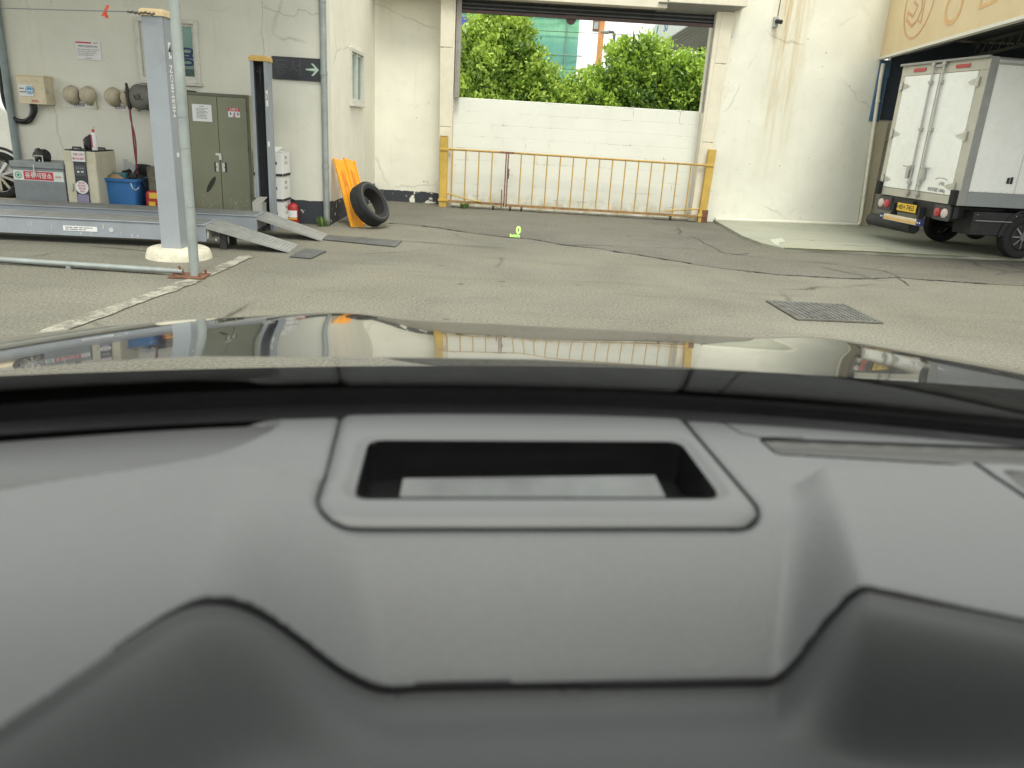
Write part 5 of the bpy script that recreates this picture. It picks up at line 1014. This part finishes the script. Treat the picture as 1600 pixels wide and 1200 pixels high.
ub_ = MB().box(-.17, -.12, .47, 1.45, .345, .43).build("underrun_bar", M("bar_cream", (.66, .60, .45), .45), tk, bevel=.008); MB().box(-.174, -.1705, .58, 1.36, .36, .395).build("amber_strip", amberstrip, ub_); mb = MB(); mb.box(-.175, -.119, .465, .57, .342, .433).box(-.175, -.119, 1.37, 1.455, .342, .433); mb.build("end_cap", navyink, ub_)
mb = MB(); 
for y in (.49, .54, 1.39, 1.43): mb.cyl((-.1752, y, .388), (-.178, y, .388), .012, n=12)
mb.build("reflector", white, ub_)
tr_ = MB(); tr_.cyl((.12, 1.0, .27), (.12, 2.12, .27), .095, n=22); tr_.build("tail_roller", M("roller_dark", (.035, .037, .04), .6), tk); mb = MB(); mb.lathe([(.02, 0), (.05, .004), (.075, .0)], (.12, 0, 0), 'Y', n=20); mb.v = [(x, 2.122+y, z+.27) for x, y, z in mb.v]; mb.build("roller_cap", silver, tk, fix=False)
mb = MB(); mb.lathe([(.36, 0), (.39, 0)], (1.12, .03, .29), 'Y', n=30, a0=R(-90), a1=R(90)); mb.build("mudguard", chass, tk, fix=False)
def truck_wheel(x, y, hub, side):
    o = tyre_mesh(.30, .185, .17).build("wheel", rubber, tk, (x, y, .30)); s_ = side
    mb = MB(); mb.lathe([(.187, -.08*s_), (.175, -.086*s_), (.165, -.05*s_), (.0, -.045*s_)], (0, 0, 0), 'Y', n=30); mb.build("rim", hub, o, fix=False)
    mb = MB()
    for i in range(8): a = 2*math.pi*i/8; mb.prism([(.04*math.cos(a-.30), -.075*s_, .04*math.sin(a-.30)), (.04*math.cos(a+.30), -.075*s_, .04*math.sin(a+.30)), (.17*math.cos(a+.05), -.068*s_, .17*math.sin(a+.05)), (.17*math.cos(a-.05), -.068*s_, .17*math.sin(a-.05))], (0, .02*s_, 0))
    mb.cyl((0, -.085*s_, 0), (0, -.05*s_, 0), .05, n=16); mb.build("spoke", M("wheel_steel", (.30, .30, .31), .3, .8, .15, 14), o); return o
truck_wheel(1.12, .10, black, 1); truck_wheel(1.12, 1.72, black, -1); truck_wheel(3.75, .16, black, 1); truck_wheel(3.75, 1.62, black, -1)
mb = MB()
for x in (.62, .92, 1.6): mb.box(x, x+.035, -.012, -.0065, B0+.32, B0+.40).box(x+.05, x+.085, -.014, -.0065, B0+.32, B0+.41)
mb.build("rope_hook", ink, tk)
mb = MB(); mb.box(.30, .86, -.012, .0, .50, .508); 
mb.build("side_guard", trkgrey, tk)
for x in (.35, .95, 1.2): MB().ball((x, .045, .58), .010, 8, 6).build("guard_rivet", trkgrey, tk)
cabp = [(3.0, .45), (3.0, 1.95), (3.7, 2.0), (4.45, 1.25), (4.6, .9), (4.6, .40)]; MB().prism([(x, .06, z) for x, z in cabp], (0, 1.65, 0)).build("cab", trkwhite, tk, bevel=.06); MB().prism([(3.15, .052, 1.2), (3.15, .052, 1.82), (3.62, .052, 1.86), (4.2, .052, 1.25)], (0, .006, 0)).build("cab_window", darkglass, tk)

# ================================================================== THE CAR WE SIT IN
car = tag(empty("car", (0, 0, 0), CARA), "black car seen from its driver's seat, with grey dashboard and glossy bonnet", "car")
ZD = 1.17
def toc(u, v, z):
    P = atZ(u, v, z); c, s_ = math.cos(CARA), math.sin(CARA); return (P[0]*c+P[1]*s_, -P[0]*s_+P[1]*c)
def ss(a, b_, x): t = np.clip((x-a)/(b_-a), 0, 1); return t*t*(3-2*t)
def chaikin(P, it=2, closed=True):
    P = np.array(P, float)
    for _ in range(it):
        Q = []; n_ = len(P)
        for i in range(n_ if closed else n_-1): a, b_ = P[i], P[(i+1) % n_]; Q += [a*.75+b_*.25, a*.25+b_*.75]
        P = np.array(Q if closed else [P[0]]+Q+[P[-1]])
    return P
def roundpoly(P, r_):
    P = np.array(P, float); out = []; n_ = len(P)
    for i in range(n_):
        p0, p, p1 = P[i-1], P[i], P[(i+1) % n_]; r = r_[i] if isinstance(r_, (list, tuple)) else r_
        a = p+(p0-p)/np.linalg.norm(p0-p)*min(r, np.linalg.norm(p0-p)*.49); c = p+(p1-p)/np.linalg.norm(p1-p)*min(r, np.linalg.norm(p1-p)*.49)
        for t in np.linspace(0, 1, 7): out.append(a*(1-t)**2+2*p*t*(1-t)+c*t*t)
    return np.array(out)
def dist(P, X, Y, closed=True):
    D = np.full(X.shape, 1e9); n_ = len(P)
    for i in range(n_ if closed else n_-1):
        a, b_ = P[i], P[(i+1) % n_]; ab = b_-a; L = ab@ab+1e-12; t = np.clip(((X-a[0])*ab[0]+(Y-a[1])*ab[1])/L, 0, 1); D = np.minimum(D, np.hypot(X-a[0]-t*ab[0], Y-a[1]-t*ab[1]))
    return D
def inside(P, X, Y):
    I = np.zeros(X.shape, bool); n_ = len(P)
    for i in range(n_):
        (x0, y0), (x1, y1) = P[i], P[(i+1) % n_]
        if abs(y1-y0) < 1e-12: continue
        I ^= ((y0 > Y) != (y1 > Y)) & (X < (x1-x0)*(Y-y0)/(y1-y0)+x0)
    return I
def sdf(P, X, Y): d = dist(P, X, Y); return np.where(inside(P, X, Y), -d, d)
EX, EYv = np.array([-.9, -.60, -.331, -.123, .083, .248, .555, .9, 1.3]), np.array([.40, .52, .601, .649, .661, .660, .604, .50, .34])
def yedge(x): return np.interp(x, EX, EYv)
def yedge_s(x): return sum(np.interp(x+d, EX, EYv) for d in (-.12, -.06, 0, .06, .12))/5
bez = roundpoly([(-.069, .455), (.243, .455), (.243, .72), (-.072, .72)], [.028, .028, .01, .01])
opn = roundpoly([(-.046, .490), (.221, .492), (.223, .597), (-.043, .592)], [.012, .012, .014, .014])
cov = roundpoly([(-.45, -.05), (-.172, .266), (-.104, .365), (-.020, .374), (.230, .372), (.258, .361), (.340, .323), (.62, .228), (.62, -.05)], [.01, .06, .05, .045, .03, .02, .04, .02, .01])
spl = chaikin([(-.118, .640), (-.135, .592), (-.171, .548), (-.29, .517), (-.62, .445), (-.75, .50), (-.60, .57), (-.331, .606), (-.20, .632)], 2)
stp = roundpoly([(.297, .604), (.299, .570), (.512, .545), (.85, .478), (.85, .522), (.539, .590)], .006)
spr = roundpoly([(.452, .508), (.442, .462), (.60, .38), (.9, .28), (.9, .38), (.60, .475)], .010)
spn = np.array([(.440, .540), (.436, .458), (.58, .365), (.9, .23)])
STEP = .0020
gx = np.arange(-.66, .84, STEP); gy = np.arange(.14, .70, STEP); X, Y = np.meshgrid(gx, gy)
polys = [bez, opn, cov, spl, stp, spr]
for P_ in polys:                                  # slide grid points onto each part's outline so that outlines run smooth
    D = sdf(P_, X, Y); g1, g0 = np.gradient(D, STEP); nr = np.abs(D) < .62*STEP; X = np.where(nr, X-D*g0, X); Y = np.where(nr, Y-D*g1, Y)
dB, dO, dC, dS, dT, dR = [sdf(P_, X, Y) for P_ in polys]; dN = dist(spn, X, Y, False)
# trough for the projected image between two raised pads
xl = -.066+(Y-.365)*-.16; xr = .235+(Y-.365)*.40
wl, wr = .055-.10*(Y-.365), .026-.060*(Y-.365)
lat = ss(xl-wl, xl+wl, X)*(1-ss(xr-wr*.75, xr+wr*1.05, X))
padl = np.interp(X, [-.75, -.292, -.136, -.10], [.41, .497, .514, .516]); padr = np.interp(X, [.28, .328, .452, .9], [.513, .515, .524, .48])
pad = (1-lat)*np.where(X < .1, ss(padl+.003, padl-.008, Y)*(.55+.45*ss(.26, .40, Y)), ss(padr+.002, padr-.007, Y))
crown = (-.10*np.clip(-.10-X, 0, 9)*ss(-.08, -.25, X) - .03*ss(.45, .85, X))*ss(.55, .47, Y)
Z = ZD + crown - lat*.074*ss(.480, .345, Y) + .017*pad - .008*(1-lat)*ss(.46, .36, Y)*(X > .1)
Z += np.where(dB < 0, .0022*ss(0, -.010, dB), 0) - .003*np.exp(-(dB/.0030)**2)*(Y < .69)
Z -= np.where(dO >= 0, .005*ss(.011, 0, dO), .005)
latc = ss(-.17, -.02, X)*(1-ss(.225, .40, X))
ZC = ZD + crown - .010 - .056*latc - .14*np.clip(.35-Y, 0, 1) - .04*ss(.30, .50, X)*ss(.36, .24, Y)
CV = dC < 0
Z = np.where(CV, Z-.004*ss(0, -.006, dC)+(ZC-Z+.004)*ss(0, -.055, dC), Z)
seamw = ss(-.135, -.10, X)*(1-.45*ss(.27, .33, X)); Z -= .0015*np.exp(-(dC/.0050)**2)*seamw
Z -= .0055*ss(.006, -.003, dS) + .002*np.exp(-(dS/.003)**2)
Z -= .007*ss(.001, -.004, dT); Z -= .003*ss(.001, -.003, dR); Z -= .003*np.exp(-(dN/.0018)**2)
ed = yedge_s(X); Z -= .16*ss(ed-.002, ed+.026, Y)**1.2
Z -= .004*ss(ed-.012, ed, Y)
ny_, nx_ = X.shape; idx = np.arange(nx_*ny_).reshape(ny_, nx_)
cen = lambda A: ((A[:-1, :-1]+A[:-1, 1:]+A[1:, 1:]+A[1:, :-1])/4).reshape(-1)
RG = np.zeros((ny_-1)*(nx_-1), int)
for k_, D in ((1, dB), (2, dO), (3, dC), (4, dS), (5, dT), (6, dR)): RG[cen(D) < 0] = k_
Q = np.stack([idx[:-1, :-1], idx[:-1, 1:], idx[1:, 1:], idx[1:, :-1]], -1).reshape(-1, 4); keep = cen(Y) < cen(ed)+.030
PV = np.stack([X, Y, Z], -1).reshape(-1, 3)
def sheet(name, sel, mat_, thick=True):
    q = Q[sel]; used, invq = np.unique(q, return_inverse=True); me = bpy.data.meshes.new(name); me.from_pydata(PV[used].tolist(), [], invq.reshape(-1, 4).tolist()); me.materials.append(mat_)
    me.polygons.foreach_set("use_smooth", [True]*len(q)); o = bpy.data.objects.new(name, me); COL.objects.link(o); o.parent = car; return o
sheet("dashboard", keep & (RG == 0), dashm); sheet("projector_bezel", keep & (RG == 1), bezelm)
sheet("instrument_hood", keep & (RG == 3), coverm); sheet("speaker_grille", keep & (RG == 4), spkm); sheet("defroster_strip", keep & (RG == 5), trimm); sheet("speaker_grille", keep & (RG == 6), spkd)
# dark gaps between the trim pieces: raised dark strips stand in for the shade in the joints
def zat(x, y):
    i = int(np.clip(round((y-gy[0])/STEP), 0, ny_-1)); j = int(np.clip(round((x-gx[0])/STEP), 0, nx_-1)); return float(Z[max(i-1, 0):i+2, max(j-1, 0):j+2].max())
def shade_strip(poly, wfun, closed, zoff=.0005):
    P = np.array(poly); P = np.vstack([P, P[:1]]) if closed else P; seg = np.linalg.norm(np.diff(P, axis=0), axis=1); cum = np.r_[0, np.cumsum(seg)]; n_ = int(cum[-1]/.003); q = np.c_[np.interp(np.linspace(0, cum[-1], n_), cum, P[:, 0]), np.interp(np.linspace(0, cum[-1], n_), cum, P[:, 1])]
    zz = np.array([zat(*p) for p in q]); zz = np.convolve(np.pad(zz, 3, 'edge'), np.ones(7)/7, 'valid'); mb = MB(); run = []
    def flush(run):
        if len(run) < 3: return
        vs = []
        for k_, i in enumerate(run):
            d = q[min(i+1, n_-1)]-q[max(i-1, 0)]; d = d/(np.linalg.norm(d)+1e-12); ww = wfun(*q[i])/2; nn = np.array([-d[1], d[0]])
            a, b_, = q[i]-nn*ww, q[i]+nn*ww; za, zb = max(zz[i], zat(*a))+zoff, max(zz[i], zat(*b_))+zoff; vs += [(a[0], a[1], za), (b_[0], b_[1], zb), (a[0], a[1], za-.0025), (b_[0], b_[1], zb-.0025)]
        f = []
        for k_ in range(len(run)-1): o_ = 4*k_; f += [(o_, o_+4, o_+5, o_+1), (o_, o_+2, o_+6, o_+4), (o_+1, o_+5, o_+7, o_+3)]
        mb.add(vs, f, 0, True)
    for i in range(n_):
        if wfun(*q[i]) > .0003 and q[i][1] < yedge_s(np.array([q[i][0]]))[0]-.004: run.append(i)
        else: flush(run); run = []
    flush(run); return mb.build("panel_gap", M("gap_shade", (.013, .014, .015), .8, 0, .1, 9, spec=.2), car, fix=False)
shade_strip(cov, lambda x, y: .0032*float(ss(-.150, -.095, x))*(1-.55*float(ss(.26, .33, x))) if y > .24 else 0, True)
shade_strip(bez, lambda x, y: .0017 if (x > .2 and y > .457) else (.0013 if x < -.05 and y > .47 else .0006), True)
shade_strip(spn, lambda x, y: .0020, False); shade_strip(stp, lambda x, y: .0012, True)
shade_strip(np.array([(.262, .70), (.275, .655), (.285, .615), (.300, .606), (.34, .606)]), lambda x, y: .0014, False)
mb = MB(); k = len(opn); mb.add([(p[0], p[1], z) for z in (1.1690, 1.132) for p in opn], [(i, (i+1) % k, k+(i+1) % k, k+i) for i in range(k)]); mb.add([(p[0], p[1], 1.132) for p in opn], [tuple(range(k))]); mb.build("projector_recess", gloss_black, car, fix=False)
MB().add([(-.020, .496, 1.1330), (.200, .497, 1.1330), (.196, .572, 1.1485), (-.014, .568, 1.1460), (-.020, .496, 1.1325), (.195, .497, 1.1325), (.187, .582, 1.1325), (-.014, .578, 1.1325)], [(0, 1, 2, 3), (4, 7, 6, 5), (0, 4, 5, 1), (1, 5, 6, 2), (2, 6, 7, 3), (3, 7, 4, 0)]).build("projector_mirror", mirror, car)

tintm = bpy.data.materials.new('tinted_glass'); tintm.use_nodes = True; n = tintm.node_tree.nodes; l = tintm.node_tree.links; n.clear(); tr = n.new('ShaderNodeBsdfTransparent'); tr.inputs[0].default_value = (.16, .17, .16, 1); ou = n.new('ShaderNodeOutputMaterial'); l.new(tr.outputs[0], ou.inputs[0])
# windshield: a raked, slightly bowed sheet; its lowest part shows the dashboard's reflection
RK = R(30)
def gpt(x, s_): return (x, float(yedge_s(np.array([x]))[0])*.9+.075-s_*math.cos(RK), 1.178+s_*math.sin(RK)-.02*x*x)
def glass(name, s0, s1, mat_, off=0.0, x0=-.80, x1=1.25, k=40, ks=10):
    vs = []; 
    for j in range(ks+1):
        for i in range(k+1):
            p = gpt(x0+(x1-x0)*i/k, s0+(s1-s0)*j/ks); vs.append((p[0], p[1]+off*math.sin(RK), p[2]+off*math.cos(RK)))
    mb = MB(); mb.add(vs, [(j*(k+1)+i, j*(k+1)+i+1, (j+1)*(k+1)+i+1, (j+1)*(k+1)+i) for j in range(ks) for i in range(k)], 0, True); return mb.build(name, mat_, car, fix=False)
glass("windshield", .298, .61, glassm); glass("lower_windshield", -.01, .298, glasslow)
glass("windshield_border", -.03, .022, fritm, .003, ks=4)
mb = MB(); xs_ = np.linspace(-.80, 1.25, 40); vs = [(x, float(yedge_s(np.array([x]))[0])*(1 if k_ == 0 else .9)+(.0 if k_ == 0 else .16), 1.085) for k_ in (0, 1) for x in xs_]; mb.add(vs, [(i, i+1, 41+i, 40+i) for i in range(39)]); mb.build("demist_gutter", fritm, car, fix=False)
vs = [(gpt(x, -.004)[0], gpt(x, -.004)[1]-.003, z) for z in (1.0, None) for x in xs_ for z in [z if z else gpt(x, -.004)[2]-.002]]; mb = MB(); mb.add(vs, [(i, i+1, 41+i, 40+i) for i in range(39)]); mb.build("bulkhead_lip", fritm, car, fix=False)
# cowl, wiper, bonnet
vs = []; xs_ = np.linspace(-.82, 1.5, 40); ysr = np.linspace(.60, 1.03, 8)
def hy(x): return .965-.10*((x-.35)/.9)**2      # rear edge of the bonnet
mb = MB()
for t in np.linspace(0, 1, 9):
    for x in xs_:
        y0 = float(yedge_s(np.array([x]))[0])*.9+.105; y1 = hy(x)+.22; y = y0+(y1-y0)*t; z = 1.105-.055*t+.006*math.sin(t*9); vs.append((x, y, z))
mb.add(vs, [(j*40+i, j*40+i+1, (j+1)*40+i+1, (j+1)*40+i) for j in range(8) for i in range(39)], 0, True); mb.build("cowl", cowlm, car, fix=False)
hx_ = np.linspace(-.86, 1.56, 150); ht = np.linspace(0, 1, 90); HX, HT = np.meshgrid(hx_, ht)
y0h = .965-.10*((HX-.35)/.9)**2; y1h = 2.05-.16*((HX-.35)/.9)**2; HY = y0h+(y1h-y0h)*HT
def hoodz(x, y):
    z = 1.125-.148*(y-1.0)-.03*(y-1.0)**2 - .55*np.clip(y-1.50, 0, 9)**2
    z = z - .14*np.clip(-.26-x, 0, 9)**1.44 - .033*np.clip(x-.15, 0, 9) - .30*np.clip(x-.92, 0, 9)**2
    z = z + .010*np.exp(-((x+.16)/.10)**2)*ss(1.0, 1.5, y) + .010*np.exp(-((x-.86)/.10)**2)*ss(1.0, 1.5, y) - .004*np.exp(-((x-.15)/.22)**2)*ss(1.05, 1.5, y)
    return z
HZ = hoodz(HX, HY); nv = np.stack([HX, HY, HZ], -1).reshape(-1, 3); id2 = np.arange(90*150).reshape(90, 150); q = np.stack([id2[:-1, :-1], id2[:-1, 1:], id2[1:, 1:], id2[1:, :-1]], -1).reshape(-1, 4)
me = bpy.data.meshes.new("bonnet"); me.from_pydata(nv.tolist(), [], q.tolist()); me.polygons.foreach_set("use_smooth", [True]*len(q)); me.materials.append(carpaint); o = bpy.data.objects.new("bonnet", me); COL.objects.link(o); o.parent = car
# roof and pillars shade the cabin
for x in (-.80, 1.50):
    mb = MB(); mb.add([(x, .55, 1.16), (x, -1.9, 1.16), (x, -1.9, 1.50), (x, .14, 1.50)], [(0, 1, 2, 3)]); mb.build("side_window", tintm, car, fix=False)
    MB().box(x-.03, x+.03, -1.9, .85, .55, 1.155).build("door_panel", M("door_charcoal", (.05, .05, .052), .7), car, bevel=.01)
MB().box(-.72, 1.42, -1.95, -1.85, .5, 1.50).build("rear_light_block", M("cabin_dark", (.03, .03, .03), .8), car)  # unseen dark wall for the cabin rear, added to keep light out from behind
mb = MB(); mb.box(-.72, 1.42, -1.9, .155, 1.505, 1.545); mb.build("roof", M("headliner", (.35, .34, .32), .9), car, bevel=.02)
for x0, x1 in ((-.86, -.74), (1.45, 1.57)):
    mb = MB(); mb.prism([(x0, .155, 1.50), (x1, .155, 1.50), (x1, .60, 1.14), (x0, .60, 1.14)], (0, -.09, .02)); mb.box(x0, x1, -1.9, .06, 1.503, 1.55); mb.build("windshield_pillar", M("headliner", (.35, .34, .32)), car, bevel=.01)
# head-up display image floating ahead, where the eye sees it
HY_ = 2.1; hd = atP(810, 360, (0, HY_, 0))
def inv_car(P): c, s_ = math.cos(CARA), math.sin(CARA); return np.array([P[0]*c+P[1]*s_, -P[0]*s_+P[1]*c, P[2]])
RH = Matrix.Rotation(-CARA, 4, 'Z') @ RX90
txt("0", .0267, hudglow, car, inv_car(hd), "speed_readout", rot=RH, sx=.98, bold=.006); txt("km/h", .0134, hudglow, car, inv_car(atP(804.5, 368.2, (0, HY_, 0))), "unit_readout", rot=RH, sx=1.0, bold=.0)
